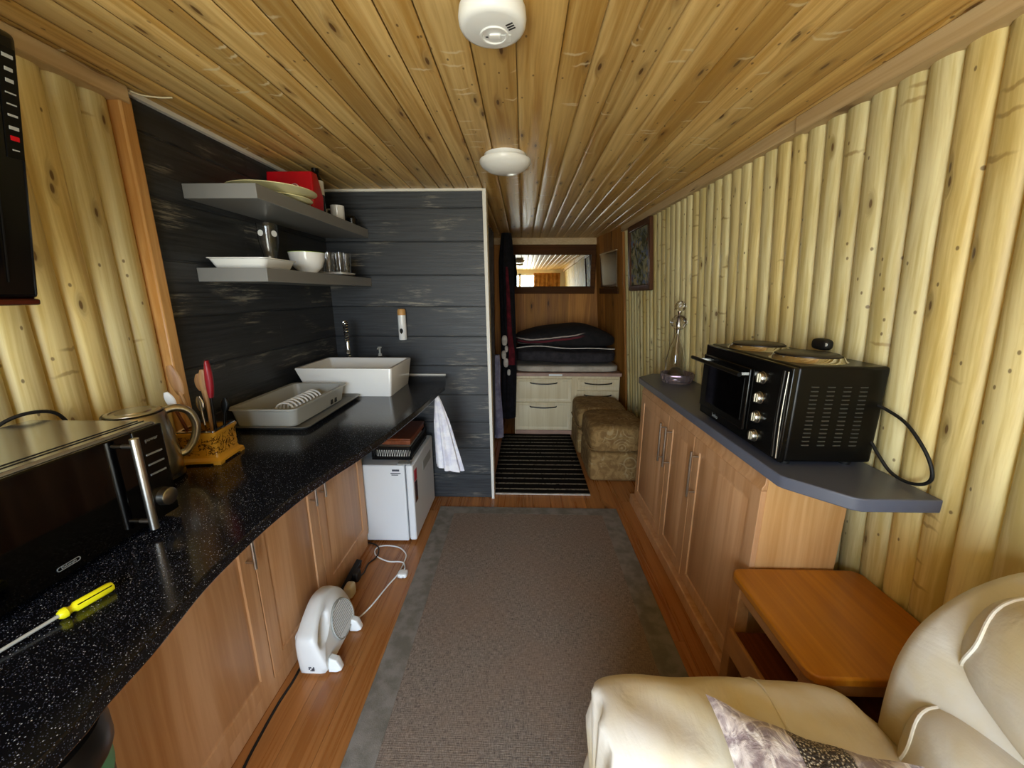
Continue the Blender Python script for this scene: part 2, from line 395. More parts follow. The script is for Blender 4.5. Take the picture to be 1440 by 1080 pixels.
def artwork():
    t = NT('painted_canvas'); vec, s = t.coords(); n = t.noise(vec, 6, 5, .65, 2.); n2 = t.noise(vec, 14, 4, .6, 1.)
    c = t.mix(t.rng(n, .42, .58), lin('4a4c32'), lin('a8a684')); c = t.mix(t.rng(n2, .52, .62), c, lin('7484a0'))
    c = t.mix(t.rng(t.noise(vec, 9, 3), .58, .66), c, lin('c8b88a')); c = t.mix(t.rng(t.noise(vec, 21, 3), .64, .7), c, lin('8a4a28'))
    t.l(c, t.b.inputs['Base Color']); t.b.inputs['Roughness'].default_value = .7; t.b.inputs['Specular IOR Level'].default_value = .2; return t.m
M['art'] = artwork()
def ceramic_pot():
    t = NT('yellow_glaze_with_brown_drawing'); vec, s = t.coords(); n = t.noise(vec, 34, 3, .7, .8)
    zz = t.math('MULTIPLY', t.rng(s[2], .028, .034), t.rng(s[2], .098, .092))
    f = t.math('MULTIPLY', zz, t.rng(t.math('ABSOLUTE', t.math('SUBTRACT', n, .5)), .05, .02))
    c = t.mix(t.math('MULTIPLY', f, .9), lin('e0a838'), lin('4a2a14')); t.l(c, t.b.inputs['Base Color']); t.b.inputs['Roughness'].default_value = .22; return t.m
M['pot'] = ceramic_pot()
M['white'] = plain('white_plastic', 'eef0ee', .35); M['white_paint'] = plain('white_paint', 'e6e2d6', .5)
M['fridge'] = plain('fridge_white', 'e9ecee', .3); M['ceramic'] = plain('white_ceramic', 'f2f2ee', .12, coat=.5)
M['cream_plastic'] = plain('cream_plate', 'e4dca8', .3); M['cream'] = wood('cream_fronts', 'd6c298', 'e2d2ac', '8a7a50', 'X', 'Z', .4, knots=0, var=.02, streak=60, isl=False, grain=.1)
M['black'] = plain('black_gloss', '060606', .22); M['black_matte'] = plain('black_enamel', '060606', .3, spec=.3); M['black_glass'] = plain('black_glass', '020203', .06)
M['screen'] = plain('dark_screen', '040405', .12); M['redbrown'] = plain('red_brown_gloss', '4a1c10', .2)
M['steel'] = plain('brushed_steel', 'b8b4aa', .28, 1., bump=.1, bscale=300); M['chrome'] = plain('chrome', 'd8d8d8', .08, 1.)
M['silver'] = plain('silver_metallic_casing', 'a9abab', .16, .8); M['handle'] = plain('satin_nickel', 'c2bbb0', .3, 1.)
M['grey_top'] = plain('grey_laminate', '5b5f6e', .36, vary=.06, bump=.15, bscale=500); M['shelf'] = plain('grey_shelf_lacquer', '828280', .35)
M['grey_plastic'] = plain('grey_plastic', 'a9aaa4', .4); M['tray'] = plain('grey_tray', '6f6e68', .35)
M['red'] = plain('red_gloss_paper', 'c80a1c', .3, vary=.15); M['redh'] = plain('red_handle', '8a1522', .3)
M['glass'] = plain('clear_glass', 'ffffff', .02, trans=1.); M['purple_glass'] = plain('tinted_crystal', 'cdbcc2', .05, trans=.85)
M['mirror'] = plain('mirror_glass', 'f0f0ea', .01, 1.); M['dull_mirror'] = plain('smoky_mirror', 'b8a890', .18, 1.)
M['opal'] = plain('opal_diffuser', 'f1f0ea', .25); M['yellow'] = plain('yellow_plastic', 'e6dd18', .3); M['darkmetal'] = plain('dark_metal', '2a2826', .35, .8)
M['rubber'] = plain('black_rubber', '0c0c0c', .6); M['ivory'] = plain('ivory_plastic', 'ddd2ae', .4); M['lime'] = plain('lime_glaze', '9cbc30', .25)
M['hotplate'] = plain('cast_iron_plate', '2b2320', .4, .3); M['towel'] = fab('white_towel', 'd6d6e4', 'f0f0f4', 20, fine=600)
M['blanket_black'] = fab('black_blanket', '0b090a', '181315', 20); M['blanket_grey'] = fab('charcoal_duvet', '2a2729', '393538', 16); M['mattress'] = fab('off_white_sheet', 'a79c8c', 'c2b7a6', 8)
M['blanket_red'] = fab('dark_red_fleece', '4a1018', '6a1a24', 20); M['pinkwood'] = plain('pinkish_board', 'b08c78', .5, vary=.15)
M['grey_cloth'] = fab('grey_curtain_cloth', '4d4c4e', '63626a', 12); M['black_cloth'] = fab('black_cloth', '08080a', '16141a', 20); M['lilac_cloth'] = fab('pale_lilac_cloth', '8c8aa6', 'b0aec6', 14)
M['white_cloth'] = fab('white_tie', 'c0b8ac', 'dcd6cc', 20)
def blanket():
    t = NT('striped_fleece'); vec, s = t.coords(); n = t.noise(vec, 7, 2)
    q = t.math('SUBTRACT', t.math('ADD', s[2], t.math('MULTIPLY', n, .03)), t.math('MULTIPLY', t.rng(s[0], -.35, .45), .085))
    left = t.rng(s[0], .22, .12)
    def band(a, b_): return t.math('MULTIPLY', t.math('MULTIPLY', t.math('GREATER_THAN', q, a), t.math('LESS_THAN', q, b_)), left)
    c = t.mix(t.rng(t.noise(vec, 20, 3), .3, .7), lin('0a0809'), lin('191415'))
    c = t.mix(band(.066, .078), c, lin('b0a094')); c = t.mix(band(.034, .055), c, lin('5c1822')); c = t.mix(t.math('MULTIPLY', band(.012, .022), t.rng(s[0], -.2, -.3)), c, lin('b0a094'))
    t.l(c, t.b.inputs['Base Color']); t.b.inputs['Roughness'].default_value = .9; t.bump(t.noise(vec, 300, 2), .5, .002); return t.m
M['blanket_black'] = blanket()
M['brown_curtain'] = fab('brown_curtain', '9c6c34', 'c08c4c', 8)
M['bin'] = plain('dark_grey_bin', '0c0c0c', .35); M['green'] = plain('green_liner', '5aa884', .5); M['sticker'] = plain('sticker_ink', '454a58', .5)
M['cyan'] = plain('pale_blue_print', '7cc6cc', .6); M['paper'] = plain('white_paper', 'f0f0ea', .6)
M['blacktext'] = plain('dark_print', '2c2c2c', .5); M['greytext'] = plain('grey_print', '8c9090', .4, emit=0)
M['louvre'] = plain('louvre_lit_grey', '3c3d3a', .3)  # lighter than the casing: light caught by the louvre edges, put into the colour

# ================================================================ THE ROOM
CZ = 2.142                                     # ceiling
def wx(y, z): return 1.10-.028*y+.083*(2.1-z)  # right wall leans in a little towards the top and narrows towards the back
bm = B(); x = -1.32
while x < 1.3:
    for (a, b_) in ((-1.4, 1.1+((x*37) % 1)*1.6), (None, 4.95)):
        if a is None: a = last
        box(bm, x+.0006, min(x+.128, 1.32)-.0006, a+.0006, b_-.0006, -.02, 0); last = b_
    x += .128
box(bm, -1.45, 1.45, -1.45, 5.0, -.08, -.021)
struct('floor', bm, M['floor'])
# ceiling boards run the length of the room, each one a little rounded with a chamfered edge
ed = [-.257, -.145, -.022, .101]
while ed[-1] < 1.3: ed.append(ed[-1]+.091)
while ed[0] > -1.31: ed.insert(0, ed[0]-.0905)
bm = B()
for a, b_ in zip(ed, ed[1:]):
    wd = b_-a; pr = [(a+.0006, .012), (a+.005, .004), (a+.014, .0006), (a+wd*.3, 0), (a+wd*.7, 0), (b_-.012, .001), (b_-.003, .002), (b_-.0006, .006)]
    for f0, f1 in ((-1.4, 4.95),):
        lo_ = [bm.verts.new((p, f0, CZ+q)) for p, q in pr]; hi_ = [bm.verts.new((p, f1, CZ+q)) for p, q in pr]
        for i in range(len(pr)-1): bm.faces.new((lo_[i], lo_[i+1], hi_[i+1], hi_[i]))
box(bm, -1.5, 1.5, -1.45, 5.0, CZ+.02, CZ+.08)
struct('ceiling', bm, M['ceil'], ang=60)
def logwall(bm, y0, y1, z0, z1, xf, side, pitch=.0855, start=None):
    """half-round pine logs standing upright; side=-1: they bulge towards -x"""
    y = y0 if start is None else start
    while y < y1-.01:
        a, b_ = y+.0006, min(y+pitch, y1)-.0006; n = 9; L = []
        hh = .024
        for zz in (z0, (z0+z1)/2, z1):
            row = []
            for i in range(n+1):
                t = -1+2*i/n; yy = (a+b_)/2+(b_-a)/2*t
                off = hh*(max(0, 1-abs(t)**2.3))**.55
                row.append(bm.verts.new((xf(yy, zz)-side*(hh-off), yy, zz)))
            L.append(row)
        for r0, r1 in zip(L, L[1:]):
            for i in range(n): bm.faces.new((r0[i], r0[i+1], r1[i+1], r1[i]))
        y += pitch
bm = B(); logwall(bm, -1.33, 4.05, 0, CZ+.01, wx, -1, start=-1.341)
P = [(wx(-1.4,0)+.03,-1.45,0),(wx(5,0)+.03,5.0,0),(wx(5,2.2)+.03,5.0,2.2),(wx(-1.4,2.2)+.03,-1.45,2.2)]
vs = [bm.verts.new(p) for p in P]; v2 = [bm.verts.new((1.5, p[1], p[2])) for p in P]
bm.faces.new(vs); bm.faces.new(v2)
for i in range(4): bm.faces.new((vs[i], vs[(i+1)%4], v2[(i+1)%4], v2[i]))
struct('wall_right', bm, M['log'], ang=75)
bm = B(); logwall(bm, -1.33, 1.34, 0, CZ+.01, lambda y, z: -1.288, 1, start=-1.31)
box(bm, -1.6, -1.313, -1.45, 1.37, 0, 2.2)
struct('wall_left', bm, M['log'], ang=75)
# black boarded kitchen corner
zl = [-.01, .192, .4, .598, .803, 1.011, 1.215, 1.416, 1.619, 1.829, 2.032, 2.142]
bm = B()
for a, b_ in zip(zl, zl[1:]):
    z0, z1 = a+.0015, b_-.0015; c = .004
    pr = [(-1.294, z0), (-1.29, z0+c), (-1.29, z1-c), (-1.294, z1)]
    ysp = 1.37+((a*31.7) % 1)*.9+.2
    for y0, y1 in ((1.37, ysp), (ysp, 2.63)):
        A_ = [bm.verts.new((p, y0+.0008, q)) for p, q in pr]; C_ = [bm.verts.new((p, y1-.0008, q)) for p, q in pr]
        for i in range(3): bm.faces.new((A_[i], A_[i+1], C_[i+1], C_[i]))
box(bm, -1.6, -1.2945, 1.3702, 5.0, -.01, 2.2)
struct('wall_left_boarded', bm, M['char_y'], smooth=False)
def xe(z): return -.222-.017*z
bm = B()
for a, b_ in zip(zl, zl[1:]):
    z0, z1 = max(a+.0015, 0), b_-.0015; c = .004
    pr = [(2.634, z0), (2.63, z0+c), (2.63, z1-c), (2.634, z1)]
    A_ = [bm.verts.new((-1.292, p, q)) for p, q in pr]; C_ = [bm.verts.new((xe(q), p, q)) for p, q in pr]
    for i in range(3): bm.faces.new((A_[i], A_[i+1], C_[i+1], C_[i]))
prism_ax(bm, [(-1.292, 0), (xe(0)-.001, 0), (xe(CZ)-.001, CZ), (-1.292, CZ)], 2.6345, 2.70, 'y')
struct('wall_partition', bm, M['char_x'], smooth=False)
# white trims of the partition
bm = B(); prism_ax(bm, [(xe(0), 0), (xe(0)+.02, 0), (xe(CZ)+.024, CZ), (xe(CZ), CZ)], 2.612, 2.72, 'y')
struct('trim_1', bm, M['white_paint'], bevel=.002)
struct('trim_2', bx(-1.285, xe(2.13), 2.612, 2.63, CZ-.014, CZ), M['white_paint'])
struct('trim_3', bx(-1.29, -1.272, 1.385, 2.612, CZ-.016, CZ), M['white_paint'])
struct('trim_4', bx(-1.31, -1.262, 1.338, 1.382, .0, CZ-.03), M['pine_trim_v'], bevel=.006)
struct('trim_5', bx(-1.31, -1.258, -1.33, 1.372, CZ-.052, CZ), M['pine_trim'], bevel=.004)
def shear(bm):
    for v in bm.verts: v.co.x += wx(v.co.y, v.co.z)
    return bm
struct('trim_6', shear(bx(-.034, .02, -1.33, 1.655, CZ-.056, CZ)), M['pine_trim'], bevel=.003)
struct('trim_7', shear(bx(-.026, .02, 1.657, 4.05, CZ-.05, CZ)), M['pine_trim'], bevel=.003)
# far alcove with the bed
bm = B()
def quad_board(bm, p0, p1, z0, z1, lean=0):
    n = 6
    for i in range(n):
        a = Vector(p0).lerp(Vector(p1), i/n+.0006); c = Vector(p0).lerp(Vector(p1), (i+1)/n-.0006)
        q = [bm.verts.new((a.x+lean*(2.1-z0), a.y, z0)), bm.verts.new((c.x+lean*(2.1-z0), c.y, z0)), bm.verts.new((c.x+lean*(2.1-z1), c.y, z1)), bm.verts.new((a.x+lean*(2.1-z1), a.y, z1))]
        bm.faces.new(q)
quad_board(bm, (.982, 4.052, 0), (.858, 4.87, 0), 0, CZ, .08)
struct('wall_alcove_right', bm, M['brown_panel_y'], smooth=False)
bm = B(); quad_board(bm, (-.5, 4.86, 0), (1.1, 4.86, 0), 0, CZ); box(bm, -1.5, 1.5, 4.87, 5.0, 0, 2.2)
struct('wall_back', bm, M['brown_panel'], smooth=False)
bm = B(); box(bm, -.40, -.345, 2.70, 4.86, 0, CZ)
struct('wall_passage_left', bm, M['brown_panel_y'])
struct('trim_8', bx(-.345, .89, 4.815, 4.858, 2.065, CZ), M['pine_trim'], bevel=.003)
struct('trim_9', shear(bx(-.016, .02, 4.036, 4.052, 0, CZ)), M['brown_panel_y'])
# wall behind the camera with the open glazed end
bm = B(); X0, X1 = -1.06, .90
box(bm, -1.5, X0, -1.4, -1.33, 0, 2.2); box(bm, X1, 1.5, -1.4, -1.33, 0, 2.2); box(bm, X0, X1, -1.4, -1.33, 2.04, 2.2); box(bm, X0, X1, -1.4, -1.33, 0, .08)
struct('wall_front', bm, M['white_paint'])
bm = B()
for a, b_ in ((X0, X0+.05), (-.11, -.05), (X1-.05, X1)): box(bm, a, b_, -1.42, -1.35, .08, 2.04)
box(bm, X0, X1, -1.42, -1.35, .08, .14); box(bm, X0, X1, -1.42, -1.35, 1.99, 2.04)
struct('window_1', bm, M['white'])

# ================================================================ LEFT: WORKTOP, CABINETS
K = .948
edge = [(-.56,-.25),(-.55,.1),(-.552,.33),(-.566,.40),(-.574,.47),(-.586,.53),(-.602,.61),(-.609,.70),(-.611,.81),(-.600,.96),(-.578,1.08),(-.550,1.20),(-.520,1.38),(-.500,1.55),(-.480,1.75),(-.468,1.95),(-.462,2.10),(-.470,2.28),(-.495,2.45),(-.530,2.605)]
edge = [(a*1.054, b_*1.054) if b_ < 2.2 else (a-.005 if b_ < 2.6 else a, b_+(.03 if b_ < 2.3 else 0)) for a, b_ in edge]
es = [(p.x, p.y) for p in spline([(a, b_, 0) for a, b_ in edge], 3)]
poly = [(-1.262, 2.605), (-1.262, 1.386), (-1.236, 1.38), (-1.236, -.25)]+es
wt = obj('worktop', prism(B(), poly, K-.03, K), M['worktop'], bevel=.004, seg=3)
tag(wt, 'long curved black worktop with white speckles along the left wall', 'worktop')
obj('end_strip', bx(-.80, -.532, 2.6055, 2.614, K-.002, K+.008), M['white_paint'], wt, label='white sealing strip')
def panel(bm, axis, pos, out, a0, a1, z0, z1, th=.018, stile=.06, g=.005):
    rings = []
    for ins, d in ((0, -th), (0, -.002), (.002, 0), (stile, 0), (stile+.004, -g), (stile+.012, -g), (stile+.02, -.001)):
        r = []
        for a, z in ((a0+ins, z0+ins), (a1-ins, z0+ins), (a1-ins, z1-ins), (a0+ins, z1-ins)):
            q = pos+out*d
            r.append((q, a, z) if axis == 'x' else (a, q, z))
        rings.append(r)
    return loft(bm, rings)
def bar_handle(bm, axis, pos, out, a, z0, z1, r=.006, stand=.03):
    def P(q, a, z): return (q, a, z) if axis == 'x' else (a, q, z)
    tube(bm, [P(pos+out*stand, a, z0), P(pos+out*stand, a, z1)], r, 12)
    for z in (z0+.025, z1-.025): tube(bm, [P(pos, a, z), P(pos+out*stand, a, z)], r*.75, 10)
    return bm
cab = thing('kitchen_base_cabinet', 'low oak-effect kitchen cabinet run under the black speckled worktop on the left', 'cabinet', (-1.1, 1.34, 0))
bm = B(); box(bm, -1.255, -.952, .632, 2.045, .078, K-.031); box(bm, -1.255, -.955, .64, 2.04, 0, .078)
obj('carcass', bm, M['oak'], cab)
obj('plinth', bx(-.955, -.938, .64, 2.045, 0, .074), M['oak'], cab)
for y0, y1, hy in ((.632, 1.139, 1.105), (1.143, 1.552, 1.505), (1.556, 2.05, 1.584)):
    d = obj('door', panel(B(), 'x', -.93, 1, y0, y1, .08, .912), M['oak'], cab)
    obj('handle', bar_handle(B(), 'x', -.93, 1, hy, .59, .80), M['handle'], d)
# fridge
fr = thing('mini_fridge', 'small white fridge standing under the far end of the black worktop', 'fridge', (-.86, 2.32, 0))
obj('body', bx(-1.10, -.692, 2.075, 2.575, .012, .515), M['fridge'], fr, bevel=.008, seg=3)
obj('door', bx(-.684, -.642, 2.072, 2.578, .02, .517), M['fridge'], fr, bevel=.01, seg=3)
for xx in (-1.06, -.73):
    for yy in (2.12, 2.53): obj('foot', lathe(B(), [(0, 0), (.018, 0), (.018, .013), (0, .013)], (xx, yy, 0), 12), M['rubber'], fr)
obj('top_hinge_cover', bx(-.735, -.655, 2.085, 2.12, .5172, .522), M['grey_plastic'], fr)
st = B(); box(st, -.775, -.715, 2.0738, 2.0748, .462, .468); box(st, -.77, -.73, 2.0738, 2.0748, .452, .457); box(st, -.765, -.722, 2.0738, 2.0748, .478, .49)
obj('sticker', st, M['sticker'], fr, smooth=False, label='small grey printed sticker')
obj('energy_label', bx(-.6415, -.6405, 2.10, 2.15, .40, .47), M['red'], fr, label='red and white label')
obj('label_base', bx(-.6415, -.6406, 2.10, 2.15, .26, .395), M['redbrown'], fr)
obj('recessed_grip', bx(-.6416, -.640, 2.30, 2.50, .38, .44), M['grey_plastic'], fr)
# black basket on the fridge with the wooden box on top
bk = thing('plastic_basket', 'black openwork plastic basket on top of the small white fridge', 'basket', (-.77, 2.27, .517))
bm = B(); bx0, bx1, by0, by1, bz0, bz1 = -.905, -.665, 2.14, 2.50, .5225, .605
box(bm, bx0, bx1, by0, by1, bz0, bz0+.004)
for z in (bz0, bz1-.02): 
    h_ = .02
    box(bm, bx0, bx1, by0, by0+.004, z, z+h_); box(bm, bx0, bx1, by1-.004, by1, z, z+h_); box(bm, bx0, bx0+.004, by0, by1, z, z+h_); box(bm, bx1-.004, bx1, by0, by1, z, z+h_)
for i in range(17):
    for s in (0, 1):
        for yy in (by0, by1-.004):
            a = bx0+i*.0145; tube(bm, [(a, yy+.002, bz0+.015), (a+(.012 if s else -.0), yy+.002, bz1-.015)], .0022, 5)
for i in range(25):
    for xx in (bx0+.002, bx1-.002):
        a = by0+i*.0145; tube(bm, [(xx, a, bz0+.015), (xx, a+.012, bz1-.015)], .0022, 5); tube(bm, [(xx, a+.012, bz0+.015), (xx, a, bz1-.015)], .0022, 5)
obj('basket_shell', bm, M['black_matte'], bk)
cl = obj('folded_cloth', puff(B(), (-.785, 2.32, .562), (.112, .172, .034), 8, 8), M['white_paint'])
tag(cl, 'folded white cloth inside the black basket on the fridge', 'cloth')
bb = thing('wooden_box', 'flat reddish-brown varnished wooden box lying on the black basket', 'box', (-.77, 2.32, .606))
obj('box_base', bx(-.855, -.675, 2.17, 2.50, .6055, .633), M['brown_box'], bb, bevel=.004)
obj('lid', bx(-.86, -.67, 2.165, 2.505, .634, .648), M['brown_box'], bb, bevel=.005)
# towel
tw = thing('tea_towel', 'white tea towel hanging from a hook on the far end of the black worktop', 'towel', (-.47, 2.2, .9))
def ring(c, rx, ry, n, amp, z, ph, sk=0):
    out = []
    for i in range(n):
        a = 2*PI*i/n; k_ = 1+amp*math.sin(7*a+ph)+amp*.6*math.sin(11*a+ph*2)
        out.append((c[0]+rx*k_*math.cos(a), c[1]+ry*k_*math.sin(a), z+sk*math.cos(a)))
    return out
rs = []
for i in range(13):
    t = i/12; rs.append(ring((-.50+.058*t, 2.17+.01*t), .012+.062*t**.8, .01+.034*t, 56, .16*min(1, t*3), .915-.46*t, 1.1*t, .012*t-.03*t*t))
obj('cloth', loft(B(), rs, True, True), M['towel'], tw, ang=80)
obj('hook', tube(B(), spline([(-.50, 2.17, .9165), (-.50, 2.17, .905), (-.49, 2.17, .90), (-.49, 2.17, .912)], 4), .003, 8), M['chrome'], tw)
# ---------------------------------------------------------------- microwave
mw = thing('microwave_oven', 'silver and black microwave oven on the near end of the black worktop', 'microwave', (-1.04, .64, K))
obj('casing', bx(-1.215, -.90, .405, .875, .958, 1.197), M['silver'], mw, bevel=.006, seg=3)
bm = B()
for (a, b_) in ((1.19, -.94), (1.19, -.925)): box(bm, b_, b_+.0015, .41, .87, 1.1965, 1.1985)
obj('top_seam', bm, M['darkmetal'], mw)
d = obj('door', bx(-.90, -.886, .405, .80, .962, 1.192), M['black_glass'], mw, bevel=.003)
obj('handle', bm := tube(tube(tube(B(), [(-.856, .776, .966), (-.856, .776, 1.188)], .0085, 16), [(-.886, .776, .985), (-.856, .776, .985)], .005, 10), [(-.886, .776, 1.17), (-.856, .776, 1.17)], .005, 10), M['handle'], d)
cp = obj('control_panel', bx(-.90, -.886, .8015, .875, .962, 1.192), M['black'], mw, bevel=.003)
for z in (1.128, 1.103, 1.078): obj('button', bx(-.886, -.8845, .822, .862, z-.002, z+.002), M['greytext'], cp)
kn = obj('knob', lathe(B(), [(0, 0), (.022, 0), (.021, .016), (.018, .018), (0, .018)], (-.886, .842, 1.012), 32, 'x'), M['steel'], cp)
R_front = Matrix(((0,0,1,0),(1,0,0,0),(0,1,0,0),(0,0,0,1)))     # text plane -> facing +x, reading towards +y
def at_front(x, y, z): 
    T = Matrix.Translation((x, y, z)); return T @ R_front
def loc_text(parent, s, size, m, x, y, z, name='lettering'):
    return text_obj(s, size, m, parent, WM[parent.name].inverted() @ at_front(x, y, z), name)
loc_text(cp, 'power', .012, M['greytext'], -.8855, .842, 1.163)
bm = B(); lg = rrect(.610, .650, .9795, .9885, .0042, 4); inn = rrect(.6112, .6488, .9807, .9873, .0033, 4)
loft(bm, [[(-.8858, a, z) for a, z in lg], [(-.8852, a, z) for a, z in lg], [(-.8852, a, z) for a, z in inn], [(-.8858, a, z) for a, z in inn]], False, False)
obj('oval_badge', bm, M['greytext'], d)
loc_text(d, "DeLonghi", .0066, M['greytext'], -.8855, .63, .984)
for xx in (-1.19, -.93):
    for yy in (.44, .84): obj('foot', lathe(B(), [(0, 0), (.012, 0), (.014, .011), (0, .011)], (xx, yy, K+.0005), 12), M['rubber'], mw)
c_ = obj('power_cord', tube(B(), spline([(-1.215, .80, 1.10), (-1.236, .79, 1.16), (-1.23, .83, 1.20), (-1.215, .88, 1.213), (-1.21, .93, 1.19), (-1.22, .96, 1.1), (-1.225, .955, .953)], 6), .0045, 8), M['rubber'], mw)
# ---------------------------------------------------------------- kettle
kc = (-1.125, 1.035)
kt = thing('electric_kettle', 'brushed steel electric kettle behind the microwave', 'kettle', (kc[0], kc[1], K))
obj('base', lathe(B(), [(0, 0), (.088, 0), (.09, .012), (.084, .02), (0, .02)], (*kc, K), 40), M['black'], kt)
obj('body', lathe(B(), [(0, .02), (.083, .02), (.087, .03), (.086, .07), (.078, .15), (.070, .21), (.066, .214), (0, .214)], (*kc, K), 48), M['steel'], kt)
ld = obj('lid', lathe(B(), [(.064, .2142), (.062, .220), (.052, .222), (.050, .219), (.040, .219), (.038, .223), (0, .224)], (*kc, K), 40), M['steel'], kt)
obj('seal_ring', lathe(B(), [(.0665, .2135), (.069, .216), (.066, .2185), (.064, .216)], (*kc, K), 40), M['black'], kt)
hd = Vector((.62, .78, 0)).normalized()
hp = [Vector((kc[0], kc[1], K))+hd*a+Vector((0,0,b_)) for a, b_ in ((.060, .205), (.095, .210), (.124, .19), (.135, .145), (.124, .10), (.102, .068), (.083, .062))]
obj('handle', tube(B(), spline(hp, 6), .0115, 14), M['steel'], kt)
sp_ = [Vector((kc[0], kc[1], K))-hd*a+Vector((0,0,b_)) for a, b_ in ((.068, .17), (.09, .205))]
obj('spout', tube(B(), sp_, .018, 14, r1=.012), M['steel'], kt)
obj('water_gauge', lathe(B(), [(.0, 0), (.012, 0), (.012, .004), (0, .004)], (kc[0]+.065, kc[1]-.052, K+.075), 12), M['black'], kt)
# ---------------------------------------------------------------- pot of utensils
pr_ = thing('utensil_pot', 'square yellow glazed pot with brown drawings on the black worktop', 'pot', (-1.072, 1.212, K), (0, 0, .13))
bm = B()
def sq(h, z, r=.008): return [(a, b_, z) for a, b_ in rrect(-h, h, -h, h, r, 3)]
loft(bm, [sq(.070, .006), sq(.070, .014), sq(.060, .022), sq(.0585, .03), sq(.0585, .095), sq(.063, .102), sq(.063, .109), sq(.056, .109), sq(.054, .03), sq(.054, .02)])
for a in (-1, 1):
    for b_ in (-1, 1): box(bm, a*.046, a*.069, b_*.046, b_*.069, 0, .008)
obj('ceramic_body', bm, M['pot'], pr_, world=False)
bm = B(); loft(bm, [sq(.060, .1095), sq(.060, .114), sq(.050, .114), sq(.050, .1095)], False, False)
obj('metal_rim', bm, M['chrome'], pr_, world=False)
def stick(name, label, p0, p1, head=None, m='spoon', r=.006, hm=None, cat='utensil', group='utensils in the yellow pot'):
    p0 = Vector(p0); p1 = Vector(p1); t = thing(name, label, cat, p0, group=group)
    ax = (p1-p0).normalized(); obj('shaft', tube(B(), [p0, p1], r, 10), M[m], t)
    if head:
        wdt, ln, th = head; u = ax.cross(Vector((-.3, 1, 0))).normalized(); n_ = ax.cross(u)
        rings = []
        for k_ in range(9):
            s = k_/8; wv = wdt*(math.sin(PI*min(.999, .12+s*.8))**.6); c0 = p1-ax*.01+ax*ln*s
            rings.append([c0+u*math.cos(a)*wv+n_*math.sin(a)*th for a in [2*PI*j/14 for j in range(14)]])
        obj('head', loft(B(), rings), M[hm or m], t)
    return t
zb = K+.021
stick('wooden_spatula', 'broad pale wooden spatula, leftmost in the yellow pot', (-1.085, 1.205, zb), (-1.128, 1.20, 1.185), (.018, .10, .004))
stick('wooden_spoon', 'wooden spoon just left of the red-handled knife in the yellow pot', (-1.065, 1.225, zb), (-1.063, 1.225, 1.185), (.015, .08, .005))
stick('wooden_spoon', 'pinkish wooden spoon behind the others in the yellow pot', (-1.07, 1.245, zb), (-1.098, 1.255, 1.185), (.019, .06, .006))
stick('kitchen_knife', 'knife with a dark red handle standing upright in the yellow pot', (-1.045, 1.21, zb), (-1.030, 1.205, 1.175), (.012, .125, .010), 'darkmetal', .005, 'redh')
stick('white_spatula', 'small white plastic spatula leaning left in the yellow pot', (-1.09, 1.19, zb), (-1.128, 1.165, 1.15), (.014, .055, .005), 'brown_box', .005, 'white')
stick('black_spoon', 'black plastic spoon leaning right in the yellow pot', (-1.045, 1.235, zb), (-1.02, 1.24, 1.115), (.014, .05, .006), 'black_matte', .005)
stick('serving_fork', 'thin steel serving fork in the middle of the yellow pot', (-1.06, 1.20, zb), (-1.068, 1.20, 1.13), (.011, .05, .003), 'chrome', .003)
# ---------------------------------------------------------------- draining rack
tr = thing('drip_tray', 'dark grey drip tray with a raised rim under the dish rack', 'tray', (-1.07, 1.76, K))
def rr(x0, x1, y0, y1, z, r=.03): return [(a, b_, z) for a, b_ in rrect(x0, x1, y0, y1, r, 5)]
obj('tray_body', loft(B(), [rr(-1.20, -.90, 1.49, 2.0, K+.0005), rr(-1.215, -.885, 1.475, 2.015, K+.014), rr(-1.222, -.878, 1.468, 2.022, K+.016), rr(-1.222, -.878, 1.468, 2.022, K+.018), rr(-1.21, -.89, 1.48, 2.01, K+.017), rr(-1.197, -.903, 1.493, 1.997, K+.004)]), M['tray'], tr)
dr = thing('dish_rack', 'light grey plastic dish drainer on the dark drip tray', 'dish rack', (-1.08, 1.73, K+.005))
rz = K+.012
obj('rack_body', loft(B(), [rr(-1.20, -.945, 1.497, 1.943, rz), rr(-1.21, -.935, 1.485, 1.955, rz+.068), rr(-1.218, -.927, 1.477, 1.963, rz+.072), rr(-1.218, -.927, 1.477, 1.963, rz+.080), rr(-1.20, -.945, 1.495, 1.945, rz+.078), rr(-1.192, -.953, 1.505, 1.935, rz+.006)]), M['grey_plastic'], dr)
for i in range(9): 
    yy = 1.60+i*.029; obj('plate_divider', tube(B(), spline([(-1.09, yy, rz+.006), (-1.08, yy, rz+.055), (-1.045, yy, rz+.072), (-1.01, yy, rz+.055), (-1.0, yy, rz+.006)], 4), .0045, 8), M['white'], dr)
for i in range(7): obj('drain_slot', bx(-1.15+i*.016, -1.142+i*.016, 1.4975, 1.5045, rz+.012, rz+.05), M['darkmetal'], dr)
for yy in (1.80, 1.84): obj('drain_slot', bx(-.9475, -.9405, yy, yy+.022, rz+.008, rz+.06), M['darkmetal'], dr)
